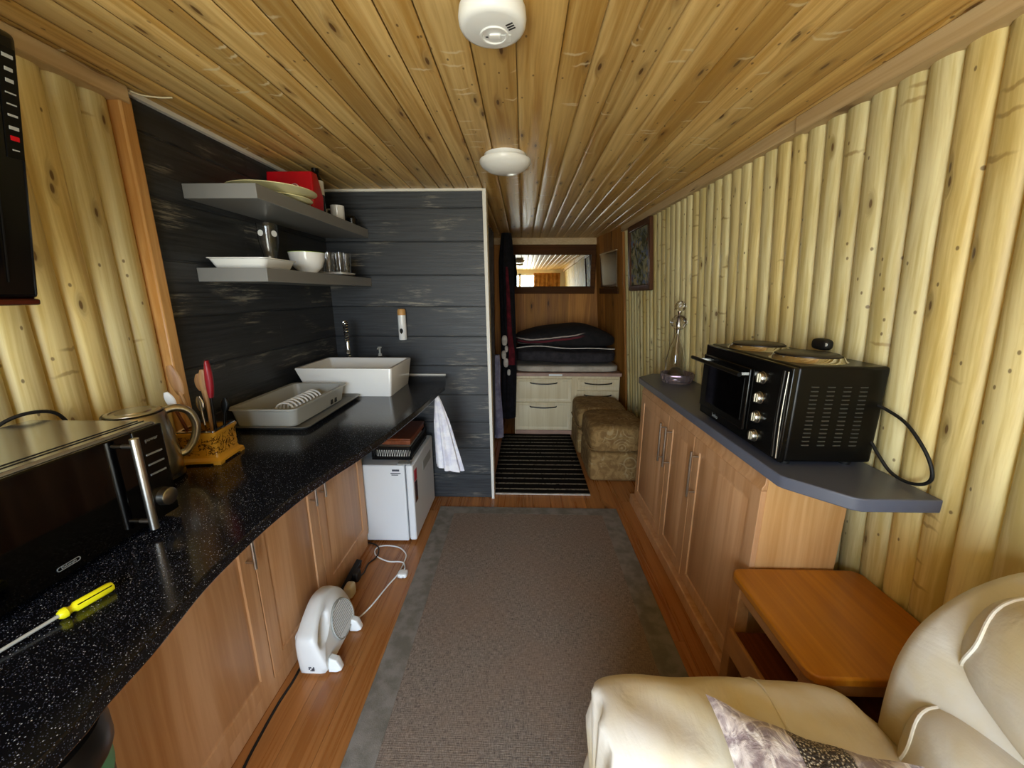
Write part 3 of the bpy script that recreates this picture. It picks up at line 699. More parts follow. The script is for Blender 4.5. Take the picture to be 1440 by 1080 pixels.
# ---------------------------------------------------------------- basin, tap, soap
sk = thing('countertop_basin', 'rectangular white ceramic basin at the far end of the black worktop', 'sink', (-.96, 2.2, K))
obj('basin_bowl', loft(B(), [rr(-1.178, -.722, 2.03, 2.365, K+.0005, .012), rr(-1.232, -.702, 2.005, 2.385, K+.155, .012), rr(-1.230, -.704, 2.007, 2.383, K+.160, .012), rr(-1.214, -.720, 2.023, 2.367, K+.160, .012), rr(-1.212, -.722, 2.025, 2.365, K+.156, .012), rr(-1.155, -.765, 2.07, 2.32, K+.03, .03)]), M['ceramic'], sk, ang=50)
obj('drain', lathe(B(), [(0, .031), (.022, .031), (.024, .0335), (0, .034)], (-.965, 2.2, K), 24), M['chrome'], sk)
tp = thing('spring_tap', 'tall chrome spring-neck tap behind the white basin', 'tap', (-1.135, 2.47, K))
obj('tap_base', lathe(B(), [(0, 0), (.026, 0), (.026, .01), (.017, .016), (.015, .15), (0, .15)], (-1.135, 2.47, K), 24), M['chrome'], tp)
path = spline([(-1.135, 2.47, K+.15), (-1.137, 2.467, K+.25), (-1.132, 2.45, K+.345), (-1.118, 2.42, K+.372), (-1.102, 2.395, K+.34), (-1.098, 2.385, K+.25)], 8)
obj('hose', tube(B(), path, .007, 10), M['rubber'], tp)
pts = []
acc = 0
for i in range(len(path)-1):
    for j in range(8):
        c = path[i].lerp(path[i+1], j/8); acc += (path[i+1]-path[i]).length/8; a = acc*2*PI/.0155
        t_ = (path[i+1]-path[i]).normalized(); u = t_.cross(Vector((1,0,0))).normalized(); v_ = t_.cross(u)
        pts.append(c+u*math.cos(a)*.014+v_*math.sin(a)*.014)
obj('spring', tube(B(), pts, .0034, 5), M['chrome'], tp)
obj('spray_head', lathe(B(), [(0, 0), (.014, 0), (.017, .03), (.012, .07), (0, .07)], (-1.098, 2.384, K+.185), 20), M['chrome'], tp)
obj('lever', tube(B(), [(-1.12, 2.46, K+.08), (-1.06, 2.44, K+.10)], .005, 10), M['chrome'], tp)
so = thing('soap_dispenser', 'small dark soap dispenser with a grey pump behind the white basin', 'soap dispenser', (-.93, 2.47, K))
obj('bottle', lathe(B(), [(0, 0), (.03, 0), (.032, .01), (.032, .12), (.02, .15), (.012, .155), (0, .155)], (-.93, 2.47, K), 24), M['darkmetal'], so)
obj('pump', tube(lathe(B(), [(.012, .155), (.012, .17), (.006, .175), (.006, .205), (.013, .207), (.013, .215), (0, .217)], (-.93, 2.47, K), 16), [(-.93, 2.47, K+.211), (-.93, 2.435, K+.207)], .0045, 8), M['grey_plastic'], so)
hw = thing('wall_tube_holder', 'white tube with an orange-brown top fixed to the black partition boards', 'holder', (-.812, 2.598, 1.195))
obj('tube_body', lathe(B(), [(0, 0), (.024, 0), (.027, .006), (.027, .165), (0, .165)], (-.812, 2.601, 1.195), 28), M['ceramic'], hw)
obj('cap', lathe(B(), [(.0275, .165), (.0275, .195), (.022, .206), (0, .208)], (-.812, 2.601, 1.195), 28), M['pine_trim_v'], hw, label='orange-brown cap')
obj('teardrop_opening', prism_ax(B(), [(-.812+.011*math.sin(a)*(1 if math.cos(a) > 0 else abs(math.sin(a))**.6), 1.258+.015*math.cos(a)*(1 if math.cos(a) > 0 else 1.4)) for a in [2*PI*i/24 for i in range(24)]], 2.5725, 2.576, 'y'), M['black'], hw)
# screwdriver
sd = thing('screwdriver', 'yellow-handled screwdriver lying on the near black worktop', 'screwdriver', (-.78, .55, K))
d_ = (Vector((-.779, .601, 0))-Vector((-.797, .533, 0))).normalized(); p_s = Vector((-.797, .533, K+.0105))
hr = []
for s, r in ((0, .006), (.004, .009), (.010, .0095), (.014, .0065), (.018, .0065), (.022, .0098), (.068, .0098), (.074, .008), (.076, .0)):
    u = Vector((0,0,1)); v_ = d_.cross(u); c = p_s+d_*s
    hr.append([c+(u*math.sin(2*PI*k_/24)+v_*math.cos(2*PI*k_/24))*max(r, .0005)*(1-.1*(k_ % 4 == 0)*(s > .015)) for k_ in range(24)])
obj('grip', loft(B(), hr), M['yellow'], sd)
bm = B()
for a in (.6, 2.4): 
    q = (Vector((0,0,1))*math.sin(a)+d_.cross(Vector((0,0,1)))*math.cos(a))*.0098
    tube(bm, [p_s+d_*.022+q, p_s+d_*.07+q], .0011, 6)
obj('grip_stripe', bm, M['black'], sd)
obj('blade', tube(B(), [p_s+Vector((0,0,-.006))-d_*.14, p_s], [.0028, .0032], 10), M['grey_plastic'], sd)
# ---------------------------------------------------------------- shelves and what stands on them
def shelf(label, zt, x1):
    t = obj('floating_shelf', prism(B(), [(-1.289, 1.55), (x1, 1.55), (x1, 2.628), (-1.289, 2.628)], zt-.053, zt), M['shelf'], bevel=.0015)
    tag(t, label, 'shelf', 'floating shelves on the black boards')
shelf('upper grey floating shelf on the black boarded wall', 1.905, -1.005)
shelf('lower grey floating shelf on the black boarded wall', 1.6, -1.008)
def plate(c, r, h, lab, grp, z, m='cream_plastic', tilt=0):
    t = obj('platter', lathe(B(), [(0, 0), (r*.6, 0), (r*.66, .004), (r, h), (r*1.0, h+.003), (r*.66, .0065), (0, .0065)], (c[0], c[1], z), 56), M[m], base=(c[0], c[1], z))
    tag(t, lab, 'plate', grp); return t
plate((-1.122, 1.875), .145, .014, 'lower cream round platter on the upper grey shelf', 'cream platters on the upper shelf', 1.905)
plate((-1.112, 1.83), .177, .018, 'larger cream platter on top of the other on the upper shelf', 'cream platters on the upper shelf', 1.923)
rb = thing('gift_bag', 'glossy red bag with white ribbon pattern on the upper grey shelf', 'bag', (-1.15, 2.08, 1.905))
obj('bag_body', loft(B(), [rr(-1.262, -1.035, 2.03, 2.13, 1.9055, .01), rr(-1.268, -1.03, 2.03, 2.13, 1.98, .01), rr(-1.27, -1.042, 2.05, 2.11, 2.085, .01), rr(-1.268, -1.045, 2.053, 2.107, 2.085, .01), rr(-1.262, -1.035, 2.035, 2.125, 1.98, .01)]), M['red'], rb)
bm = tube(B(), spline([(-1.21, 2.040, 2.03), (-1.17, 2.036, 2.012), (-1.13, 2.038, 2.025), (-1.11, 2.036, 2.02), (-1.095, 2.033, 1.995), (-1.08, 2.031, 1.965), (-1.065, 2.029, 1.94), (-1.045, 2.028, 1.91)], 6), .006, 6, flat=.35)
obj('ribbon_print', bm, M['paper'], rb)
bt = thing('black_bottle', 'small black bottle with a pale label behind the red bag', 'bottle', (-1.085, 2.175, 1.905))
obj('bottle_body', lathe(B(), [(0, 0), (.032, 0), (.034, .01), (.034, .17), (.018, .195), (.016, .21), (.018, .212), (.018, .228), (0, .228)], (-1.085, 2.175, 1.905), 24), M['black'], bt)
obj('bottle_label', lathe(B(), [(.0345, .10), (.0348, .105), (.0348, .165), (.0345, .168)], (-1.085, 2.175, 1.905), 24), M['paper'], bt)
def mug(c, z, lab):
    t = thing('mug', lab, 'mug', (c[0], c[1], z))
    obj('cup', lathe(B(), [(0, 0), (.033, 0), (.037, .005), (.038, .088), (.035, .088), (.034, .008), (0, .007)], (c[0], c[1], z), 32), M['ceramic'], t)
    obj('handle', tube(B(), spline([(c[0]-.037, c[1], z+.07), (c[0]-.06, c[1], z+.068), (c[0]-.066, c[1], z+.045), (c[0]-.055, c[1], z+.022), (c[0]-.037, c[1], z+.02)], 5), .0045, 8), M['ceramic'], t)
mug((-1.075, 2.37), 1.905, 'white mug right of the red bag on the upper shelf')
jr = obj('dark_jar', lathe(B(), [(0, 0), (.03, 0), (.032, .04), (.02, .055), (0, .056)], (-1.05, 2.50, 1.905), 20), M['black'])
tag(jr, 'small black jar at the far end of the upper shelf', 'jar')
ds = obj('oblong_dish', loft(B(), [rr(-1.255, -1.05, 1.60, 1.79, 1.6005, .02), rr(-1.272, -1.032, 1.583, 1.807, 1.637, .025), rr(-1.279, -1.025, 1.576, 1.814, 1.639, .027), rr(-1.279, -1.025, 1.576, 1.814, 1.642, .027), rr(-1.268, -1.037, 1.588, 1.802, 1.640, .022), rr(-1.251, -1.054, 1.604, 1.786, 1.604, .02)]), M['ceramic'])
tag(ds, 'white oblong serving dish on the near end of the lower shelf', 'dish')
bg_ = thing('beer_glass', 'tall waisted beer glass with white printed discs behind the white dish', 'glass', (-1.225, 1.93, 1.6))
obj('glass_body', lathe(B(), [(0, 0), (.034, 0), (.034, .01), (.029, .05), (.031, .085), (.043, .14), (.045, .225), (.043, .225), (.041, .14), (.029, .086), (.026, .05), (.029, .014), (0, .012)], (-1.225, 1.93, 1.6), 32), M['glass'], bg_)
for a in (-98, -22):
    a = math.radians(a); bm = lathe(B(), [(0, 0), (.014, 0), (.014, .001), (0, .001)], (0, 0, 0), 20)
    bm.transform(Matrix.Translation((-1.225+.0445*math.cos(a), 1.93+.0445*math.sin(a), 1.778)) @ Matrix.Rotation(a, 4, 'Z') @ Matrix.Rotation(PI/2, 4, 'Y'))
    obj('printed_disc', bm, M['paper'], bg_)
bw = thing('cereal_bowl', 'white bowl with a lime green inside on the lower shelf', 'bowl', (-1.085, 2.0, 1.6))
obj('outer_shell', lathe(B(), [(0, 0), (.04, 0), (.042, .006), (.066, .03), (.079, .065), (.081, .085), (.084, .098), (.081, .098)], (-1.085, 2.0, 1.6), 48), M['ceramic'], bw)
obj('green_lining', lathe(B(), [(.0835, .0982), (.0835, .1), (.081, .1), (.077, .085), (.062, .032), (.035, .012), (0, .01)], (-1.085, 2.0, 1.6), 48), M['lime'], bw, label='lime green inner glaze')
def sqplate(x, y, z, h, a, lab):
    bm = B(); loft(bm, [sq(h*.7, 0, .01), sq(h, .010, .012), sq(h, .013, .012), sq(h*.7, .005, .01)])
    o = obj('square_plate', bm, M['ceramic'], base=(0,0,0)); o.location = (x, y, z); o.rotation_euler = (0, 0, a)
    tag(o, lab, 'plate', 'square plates on the lower shelf'); WM[o.name] = Matrix.Translation((x,y,z))
sqplate(-1.11, 2.31, 1.6003, .096, .05, 'bottom square white plate under the tumblers on the lower shelf')
sqplate(-1.11, 2.31, 1.6055, .096, .0, 'top square white plate carrying the tumblers on the lower shelf')
tg = None
for k_, (x, y, wd) in enumerate(((-1.165, 2.28, 'left front'), (-1.105, 2.265, 'middle front'), (-1.048, 2.28, 'right front'), (-1.16, 2.35, 'left back'), (-1.10, 2.34, 'middle back'), (-1.045, 2.35, 'right back'))):
    if tg is None:
        tg = obj('tumbler', lathe(B(), [(0, 0), (.023, 0), (.024, .003), (.029, .118), (.0275, .118), (.022, .008), (0, .007)], (x, y, 1.6108), 24), M['glass'], base=(x, y, 1.6108)); o = tg
    else: o = tg.copy(); COL.objects.link(o); o.location = (x, y, 1.6108)
    tag(o, 'clear tall tumbler, %s of six on the square plates' % wd, 'glass', 'tumblers on the lower shelf')
# ---------------------------------------------------------------- television
tv = thing('wall_television', 'black television tilted forward on the left log wall', 'television', (-1.10, .87, 1.475), (0, .19, 0))
def lb(*a): return bx(*a)
obj('casing', lb(-.06, 0, -.80, 0, .012, .53), M['black'], tv, world=False, bevel=.012, seg=3)
obj('screen', lb(-.001, .0015, -.76, -.062, .04, .495), M['screen'], tv, world=False, smooth=False)
obj('lower_trim', lb(-.06, .004, -.80, -.004, 0, .014), M['redbrown'], tv, world=False, bevel=.004, label='glossy red-brown lower edge')
bp = obj('button_strip', lb(0, .0022, -.036, -.009, .30, .50), M['black_matte'], tv, world=False)
obj('inner_bezel_line', lb(.0, .0025, -.056, -.054, .05, .48), M['darkmetal'], tv, world=False)
for i, z in enumerate((.485, .462, .442, .420, .400, .380, .357, .338, .316)):
    wdt = (.012, .009, .009, .012, .011, .011, .011, .010, .008)[i]; hh = (.004, .004, .004, .0015, .0015, .0025, .004, .0055, .0015)[i]
    m_ = M['red'] if i == 7 else M['grey_plastic']
    obj('button', lb(.002, .003, -.022-wdt*.7, -.022+wdt*.7, z-hh*.8, z+hh*.8), m_, bp, world=False, label='red button' if i == 7 else None)
obj('mounting_bracket', lb(-.16, -.06, -.5, -.3, .15, .35), M['darkmetal'], tv, world=False)
# ---------------------------------------------------------------- ceiling fittings
sa = thing('smoke_alarm', 'round white smoke alarm on the ceiling nearest the camera', 'smoke alarm', (-.073, 1.045, 2.09))
obj('mounting_plate', lathe(B(), [(0, .05), (.07, .05), (.074, .034), (0, .034)], (-.073, 1.045, 2.0915), 48), M['white'], sa)
obj('housing', lathe(B(), [(0, -.004), (.062, -.004), (.071, -.001), (.076, .006), (.078, .018), (.076, .034), (0, .034)], (-.073, 1.045, 2.0915), 64), M['white'], sa)
obj('centre_ring', lathe(B(), [(.026, -.0035), (.028, -.0065), (.032, -.0065), (.034, -.0035)], (-.07, 1.06, 2.0915), 40), M['white'], sa)
obj('test_button', puff(B(), (-.068, 1.062, 2.086), (.014, .010, .003), 6, 4), M['white'], sa)
obj('led_window', bx(-.0905, -.0845, 1.063, 1.066, 2.0864, 2.0876), M['blacktext'], sa)
for i in range(3):
    bm = bx(-.009, .009, -.0018, .0018, 0, .0012); bm.transform(Matrix.Translation((-.034+i*.003, 1.022+i*.0075, 2.0866)) @ Matrix.Rotation(-.55, 4, 'Z'))
    obj('vent_slot', bm, M['blacktext'], sa)
obj('battery_cover', bx(-.058, -.030, 1.058, 1.084, 2.0866, 2.0880), M['white'], sa, bevel=.001)
lt = thing('ceiling_light', 'round white dome ceiling light beyond the smoke alarm', 'ceiling light', (-.087, 2.03, 2.06))
obj('base_ring', lathe(B(), [(0, .08), (.10, .08), (.10, .058), (0, .058)], (-.087, 2.03, 2.0615), 48), M['white'], lt)
obj('diffuser', lathe(B(), [(0, 0), (.04, .002), (.08, .012), (.11, .030), (.122, .046), (.122, .056), (.10, .06), (0, .06)], (-.087, 2.03, 2.0605), 64), M['opal'], lt)
ww = obj('loose_wire', tube(B(), spline([(-1.27, 1.39, 2.136), (-1.24, 1.40, 2.128), (-1.20, 1.42, 2.13), (-1.175, 1.44, 2.138)], 5), .0025, 6), M['ivory'])
tag(ww, 'short white wire at the ceiling where logs meet black boards', 'wire')
# ================================================================ RUGS AND FLOOR THINGS
rg = thing('area_rug', 'large taupe woven rug with a grey border down the middle of the floor', 'rug', (.05, 1.4, 0))
obj('woven_field', bx(-.47, .56, .25, 2.40, .0005, .0075), M['rug'], rg, smooth=False)
bm = B(); O = [(-.582, .15), (.675, .15), (.675, 2.485), (-.582, 2.485)]; I = [(-.4705, .2495), (.5605, .2495), (.5605, 2.4005), (-.4705, 2.4005)]
loft(bm, [[(a, b_, .0005) for a, b_ in O], [(a, b_, .0065) for a, b_ in O], [(a*.995, b_, .0078) for a, b_ in O], [(a, b_, .0078) for a, b_ in I], [(a, b_, .0005) for a, b_ in I]], False, False)
obj('border', bm, M['rug_border'], rg, smooth=False)
rn = obj('runner_rug', grid(B(), 12, 60, lambda u, v: (-.225+.75*u+.02*v*(1-u), 2.69+1.27*v+.004*math.sin(u*9), .0085+.0012*math.sin(v*90))), M['runner'], solid=.006)
tag(rn, 'black and beige striped runner rug in front of the bed drawers', 'rug')
obj('fringe_edge', bx(-.20, .525, 2.672, 2.689, .004, .010), M['white_cloth'], rn, label='pale edge binding')
# fan heater
ht = thing('fan_heater', 'white fan heater standing on the floor against the left cabinets', 'heater', (-.83, 1.35, 0))
outer = [(1.215, .012), (1.208, .10), (1.212, .172), (1.25, .205), (1.30, .237), (1.355, .258), (1.41, .250), (1.455, .222), (1.485, .175), (1.495, .11), (1.49, .04), (1.478, .012)]
op = spline([(0, a, b_) for a, b_ in outer+[outer[0]]], 4)[:-1]
hc = Vector((0, 1.287, .168)); N_ = 56
def rayhit(a):
    d = Vector((0, math.cos(a), math.sin(a))); best = None
    for i in range(len(op)):
        p, q = op[i], op[(i+1) % len(op)]; e_ = q-p; den = d.y*e_.z-d.z*e_.y
        if abs(den) < 1e-9: continue
        r = p-hc; t = (r.y*e_.z-r.z*e_.y)/den; s = (r.y*d.z-r.z*d.y)/den
        if t > 0 and -1e-6 <= s <= 1+1e-6 and (best is None or t > best): best = t
    return hc+d*best
O_ = [rayhit(2*PI*i/N_) for i in range(N_)]
def inner(k_):
    out = []
    for i in range(N_):
        a = 2*PI*i/N_; t = .6; ca, sa_ = math.cos(a-t), math.sin(a-t); rr_ = 1/math.sqrt((ca/.058)**2+(sa_/.027)**2)*k_
        out.append(hc+Vector((0, math.cos(a), math.sin(a)))*rr_)
    return out
def sc(L, x, k_=1.0, c=Vector((0, 1.35, .125))): return [(x, c.y+(p.y-c.y)*k_, c.z+(p.z-c.z)*k_) for p in L]
I0 = inner(1.0); I1 = inner(1.25)
R_ = [sc(O_, -.888, .93), sc(O_, -.878, .99), sc(O_, -.86, 1.0), sc(O_, -.80, 1.0), sc(O_, -.782, .985), sc(O_, -.775, .94), [(-.775, p.y, p.z) for p in I1], [(-.785, p.y, p.z) for p in I0], [(-.878, p.y, p.z) for p in I0], [(-.888, p.y, p.z) for p in I1], sc(O_, -.888, .93)]
def hs(bm):
    for v in bm.verts:
        if v.co.x > -.84: v.co.x -= .32*max(0, v.co.z-.07)
    return bm
obj('body', hs(loft(B(), R_, False, False)), M['white'], ht, ang=50)
gr = obj('front_grille', hs(lathe(B(), [(0, 0), (.074, 0), (.078, .006), (.078, .0), (.082, -.002), (.0, -.002)], (-.7735, 1.395, .107), 48, 'x')), M['grey_plastic'], ht)
bm = B()
for i in range(15):
    z = .04+i*.0095; hwid = math.sqrt(max(1e-5, .072**2-(z-.107)**2)); tube(bm, [(-.7705, 1.395-hwid, z), (-.7705, 1.395+hwid, z)], .0024, 6)
obj('grille_bar', hs(bm), M['white'], gr)
for yy in (1.235, 1.43):
    obj('foot', loft(B(), [[(x, a, z) for a, z in ((yy-.004, .004), (yy+.040, .004), (yy+.034, .05+.012*(x < -.76)), (yy+.006, .05+.012*(x < -.76)))] for x in (-.778, -.745, -.735)][:2]+[[(-.728, a, z) for a, z in ((yy+.004, .004), (yy+.032, .004), (yy+.028, .012), (yy+.008, .012))]]), M['white'], ht, bevel=.004)
for yy, zz in ((1.265, .145), (1.345, .165)):
    obj('knob', lathe(B(), [(0, -.018), (.017, -.018), (.019, 0), (0, 0)], (-.889, yy, zz), 24, 'x'), M['white'], ht)
obj('base_plate', bx(-.868, -.795, 1.232, 1.468, .002, .02), M['white'], ht)
st = B()
for i in range(3):
    for j in range(4):
        if (i*5+j*3) % 4: box(st, -.842+j*.006, -.8375+j*.006, 1.2085, 1.2100, .035+i*.007, .040+i*.007)
obj('rating_label', st, M['sticker'], ht, smooth=False)
cd_ = spline([(-.80, 1.475, .02), (-.775, 1.49, .006), (-.738, 1.566, .005), (-.700, 1.708, .005), (-.672, 1.80, .006), (-.668, 1.90, .006), (-.678, 1.96, .006), (-.73, 2.015, .006), (-.80, 2.035, .006), (-.86, 2.025, .006), (-.872, 1.985, .006), (-.84, 1.935, .006), (-.76, 1.895, .006), (-.70, 1.888, .011), (-.665, 1.875, .012), (-.645, 1.83, .012), (-.645, 1.81, .016)], 6)
wc = obj('power_cord', tube(B(), cd_, .0038, 8), M['white'], ht)
pg = obj('mains_plug', puff(B(), (-.643, 1.785, .016), (.026, .024, .014), 8, 4), M['white'], ht)
for a, b_ in ((-.655, 1.757), (-.632, 1.757), (-.643, 1.815)): obj('pin', bx(a-.003, a+.003, b_-.009 if b_ < 1.78 else b_-.008, b_+.01, .012, .020), M['chrome'], pg)
ps = thing('power_strip', 'black extension strip propped against the foot of the left cabinets', 'power strip', (-.90, 1.7, 0))
bm = B(); loft(bm, [[(-.915, y, .004+dz), (-.885, y, .004+dz), (-.875, y, .052+dz), (-.905, y, .06+dz)] for y, dz in ((1.57, 0), (1.82, .02))])
obj('strip_body', bm, M['darkmetal'], ps, bevel=.004)
ip = obj('plug_adapter', puff(B(), (-.862, 1.63, .045), (.022, .028, .034), 8, 5), M['ivory']); tag(ip, 'cream plug pushed into the black extension strip', 'plug')
kp = obj('plug_adapter', puff(B(), (-.866, 1.72, .055), (.018, .024, .028), 8, 5), M['rubber']); tag(kp, 'black plug next to the cream plug in the extension strip', 'plug')
bc = obj('power_cord', tube(B(), spline([(-.86, 1.745, .03), (-.862, 1.80, .008), (-.868, 1.87, .006), (-.845, 1.92, .006), (-.84, 1.955, .0135), (-.86, 2.01, .0135), (-.91, 2.05, .007), (-.98, 2.062, .007)], 6), .004, 8), M['rubber'], ps)
bc = obj('power_cord', tube(B(), spline([(-.895, .45, .006), (-.885, .80, .006), (-.898, .95, .006), (-.905, 1.10, .006), (-.90, 1.20, .006), (-.91, 1.35, .006), (-.905, 1.50, .006), (-.90, 1.56, .02)], 6), .005, 8), M['rubber'], ps)
bn = thing('waste_bin', 'dark bin with a green liner edge under the near end of the worktop', 'bin', (-.885, .47, 0))
obj('bin_body', lathe(B(), [(0, 0), (.10, 0), (.115, .64), (.108, .64), (.095, .01), (0, .01)], (-.885, .47, 0), 40), M['bin'], bn)
obj('liner', lathe(B(), [(.1165, .60), (.1175, .645), (.110, .65), (.108, .63)], (-.885, .47, 0), 40), M['green'], bn, label='pale green liner edge')
obj('lid', lathe(B(), [(.122, .652), (.125, .66), (.125, .70), (.118, .725), (.09, .735), (0, .74)], (-.885, .47, 0), 40), M['bin'], bn)

# ================================================================ RIGHT SIDE
rc = thing('sideboard_cabinet', 'oak-effect three-door cabinet under the grey worktop on the right', 'cabinet', (.96, 1.9, 0))
bm = B(); box(bm, .842, 1.12, 1.222, 2.58, .0, .905); obj('carcass', bm, M['oak_x'], rc)
obj('top_rail', prism_ax(B(), [(.842, .842), (.822, .842), (.822, .850), (.832, .866), (.832, .905), (.842, .905)], 1.222, 2.58, 'y'), M['oak'], rc, bevel=.002)
obj('skirting_strip', bx(.798, .842, 1.218, 2.60, .0, .068), M['oak'], rc, bevel=.006)
for y0, y1, hy in ((2.072, 2.575, 2.098), (1.748, 2.068, 2.018), (1.224, 1.744, 1.692)):
    d = obj('door', panel(B(), 'x', .824, -1, y0, y1, .072, .840, stile=.058), M['oak'], rc)
    obj('handle', bar_handle(B(), 'x', .824, -1, hy, .555, .785, stand=.034), M['handle'], d)
GT = .945
gp = [(.810, 1.136), (.820, 1.118), (.928, 1.002), (.952, .990), (wx(.99, GT)-.004, .99), (wx(2.72, GT)-.004, 2.715), (.925, 2.715), (.80, 2.60), (.796, 2.58), (.803, 1.8)]
gt = obj('grey_worktop', prism(B(), gp, GT-.04, GT), M['grey_top'], bevel=.004, seg=3)
tag(gt, 'grey laminate worktop with cut corners on the right cabinet', 'worktop')
# mini oven with two hotplates
ov = thing('mini_oven', 'black table-top oven with two hotplates on the grey worktop', 'oven', (.98, 1.475, GT))
OB = .962; OT = 1.281
obj('casing', bx(.856, 1.136, 1.192, 1.762, OB, OT), M['black_matte'], ov, bevel=.010, seg=3)
fa = obj('front_panel', bx(.838, .857, 1.19, 1.764, OB, OT-.004), M['black'], ov, bevel=.004)
for ya in (1.222, 1.204): obj('chrome_trim', tube(B(), spline([(.838, ya, OB+.01), (.8345, ya+.002, OB+.14), (.838, ya+.004, OT-.02)], 6), .0055 if ya > 1.21 else .0025, 10), M['darkmetal' if ya > 1.21 else 'steel'], fa)
dv = obj('door', bx(.828, .838, 1.395, 1.755, 1.0, 1.235), M['black'], ov, bevel=.004)
obj('door_glass', bx(.8268, .828, 1.42, 1.70, 1.03, 1.195), M['black_glass'], dv)
bm = tube(B(), [(.795, 1.40, 1.212), (.795, 1.80, 1.212)], .0085, 12); 
obj('handle', bm, M['black_matte'], dv)
for yy in (1.42, 1.74): obj('handle_post', bx(.795, .829, yy-.005, yy+.005, 1.207, 1.217), M['chrome'], dv)
for z in (1.215, 1.143, 1.073, 1.003):
    k_ = obj('knob', lathe(B(), [(0, -.014), (.017, -.014), (.0205, -.008), (.0205, -.002), (.0225, 0), (0, 0)], (.8375, 1.333, z), 32, 'x'), M['steel'], fa)
    obj('knob_grip', bx(.8175, .822, 1.331, 1.335, z-.015, z+.015), M['steel'], k_)
R_left = Matrix(((0,0,-1,0),(-1,0,0,0),(0,1,0,0),(0,0,0,1)))
text_obj('beko', .024, M['greytext'], fa, WM[fa.name].inverted() @ Matrix.Translation((.8374, 1.62, .983)) @ R_left)
text_obj('230°', .010, M['greytext'], fa, WM[fa.name].inverted() @ Matrix.Translation((.8374, 1.29, 1.08)) @ R_left)
for cx in (.915, .965, 1.015, 1.065):
    bm = B()
    for i in range(15):
        z = 1.022+i*.0138; loft(bm, [[(cx-.012, 1.1925, z-.002), (cx+.012, 1.1925, z-.002), (cx+.012, 1.1925, z+.002), (cx-.012, 1.1925, z+.002)], [(cx-.010, 1.189, z-.001), (cx+.010, 1.189, z-.001), (cx+.012, 1.191, z+.002), (cx-.012, 1.191, z+.002)]])
    obj('louvre_vent', bm, M['louvre'], ov, smooth=False)
for (x, y, r) in ((.978, 1.335, .108), (.972, 1.605, .108)):
    hp_ = obj('hotplate', lathe(B(), [(0, .024), (r-.022, .024), (r-.016, .020), (r-.014, .008), (0, .008)], (x, y, OT-.001), 48), M['hotplate'], ov)
    obj('chrome_rim', lathe(B(), [(r-.013, .002), (r-.012, .016), (r-.008, .016), (r-.003, .005), (r+.004, 0)], (x, y, OT), 56), M['chrome'], hp_)
for x in (.885, 1.085):
    for y in (1.23, 1.72): obj('foot', lathe(B(), [(0, 0), (.016, 0), (.018, .018), (0, .018)], (x, y, GT+.0003), 16), M['rubber'], ov)
xw = wx(1.2, 1.1)
oc = obj('power_cord', tube(B(), spline([(1.110, 1.215, 1.165), (1.128, 1.17, 1.15), (1.133, 1.105, 1.125), (1.136, 1.04, 1.065), (1.142, 1.015, 1.01), (1.147, 1.03, .975), (1.142, 1.07, .957), (1.135, 1.12, .965), (1.128, 1.16, 1.0), (1.124, 1.20, 1.04), (1.120, 1.24, 1.07)], 6), .0048, 10), M['rubber'], ov)
bp_ = thing('black_plug', 'black rounded plug on the log wall just behind the hotplates', 'plug', (1.09, 1.42, 1.32))
obj('plug_body', puff(B(), (1.086, 1.42, 1.322), (.02, .038, .021), 10, 3), M['rubber'], bp_)
obj('white_dot', lathe(B(), [(0, 0), (.006, 0), (.006, .002), (0, .002)], (1.072, 1.385, 1.324), 12, 'x'), M['paper'], bp_)
# decanter and crystal bowl
dc = thing('glass_decanter', 'tall clear glass decanter with two faceted balls on the grey worktop', 'decanter', (1.035, 2.60, GT))
obj('bottle', lathe(B(), [(0, 0), (.055, 0), (.062, .02), (.060, .12), (.045, .20), (.022, .26), (.018, .30), (.016, .30), (.019, .26), (.042, .20), (.056, .12), (.058, .02), (.05, .006), (0, .006)], (1.035, 2.60, GT), 40), M['glass'], dc)
def facet(c, r):
    bm = B(); bmesh.ops.create_icosphere(bm, subdivisions=2, radius=r, matrix=Matrix.Translation(c)); return bm
obj('lower_ball', facet((1.035, 2.60, GT+.37), .052), M['glass'], dc, smooth=False); obj('upper_ball', facet((1.035, 2.60, GT+.475), .036), M['glass'], dc, smooth=False)
obj('stopper_neck', lathe(B(), [(0, .30), (.012, .30), (.012, .33), (.008, .42), (.014, .435), (.014, .442), (0, .445)], (1.035, 2.60, GT), 20), M['chrome'], dc)
cb = thing('crystal_bowl', 'low tinted crystal bowl at the foot of the glass decanter', 'bowl', (1.0, 2.46, GT))
pr2 = []
bm = B(); Rg = []
for r, h in ((.04, 0), (.085, .0), (.098, .03), (.1, .058), (.096, .058), (.088, .02), (.04, .010)):
    Rg.append([((r+.004*(i % 2)*(r > .05))*math.cos(2*PI*i/40)+1.0, (r+.004*(i % 2)*(r > .05))*math.sin(2*PI*i/40)+2.46, GT+h) for i in range(40)])
obj('cut_glass_bowl', loft(bm, Rg), M['purple_glass'], cb, smooth=False)
gb = thing('glass_dome', 'small domed glass lid with a chrome rim inside the crystal bowl', 'lid', (.985, 2.45, GT+.011))
obj('dome', lathe(B(), [(.056, .0), (.054, .03), (.044, .062), (.02, .084), (0, .089), (0, .086), (.02, .081), (.042, .060), (.051, .03), (.053, 0)], (.985, 2.45, GT+.011), 32), M['glass'], gb)
obj('rim', lathe(B(), [(.057, .0), (.060, .003), (.057, .006), (.0545, .003), (.057, 0)], (.985, 2.45, GT+.011), 40), M['chrome'], gb)
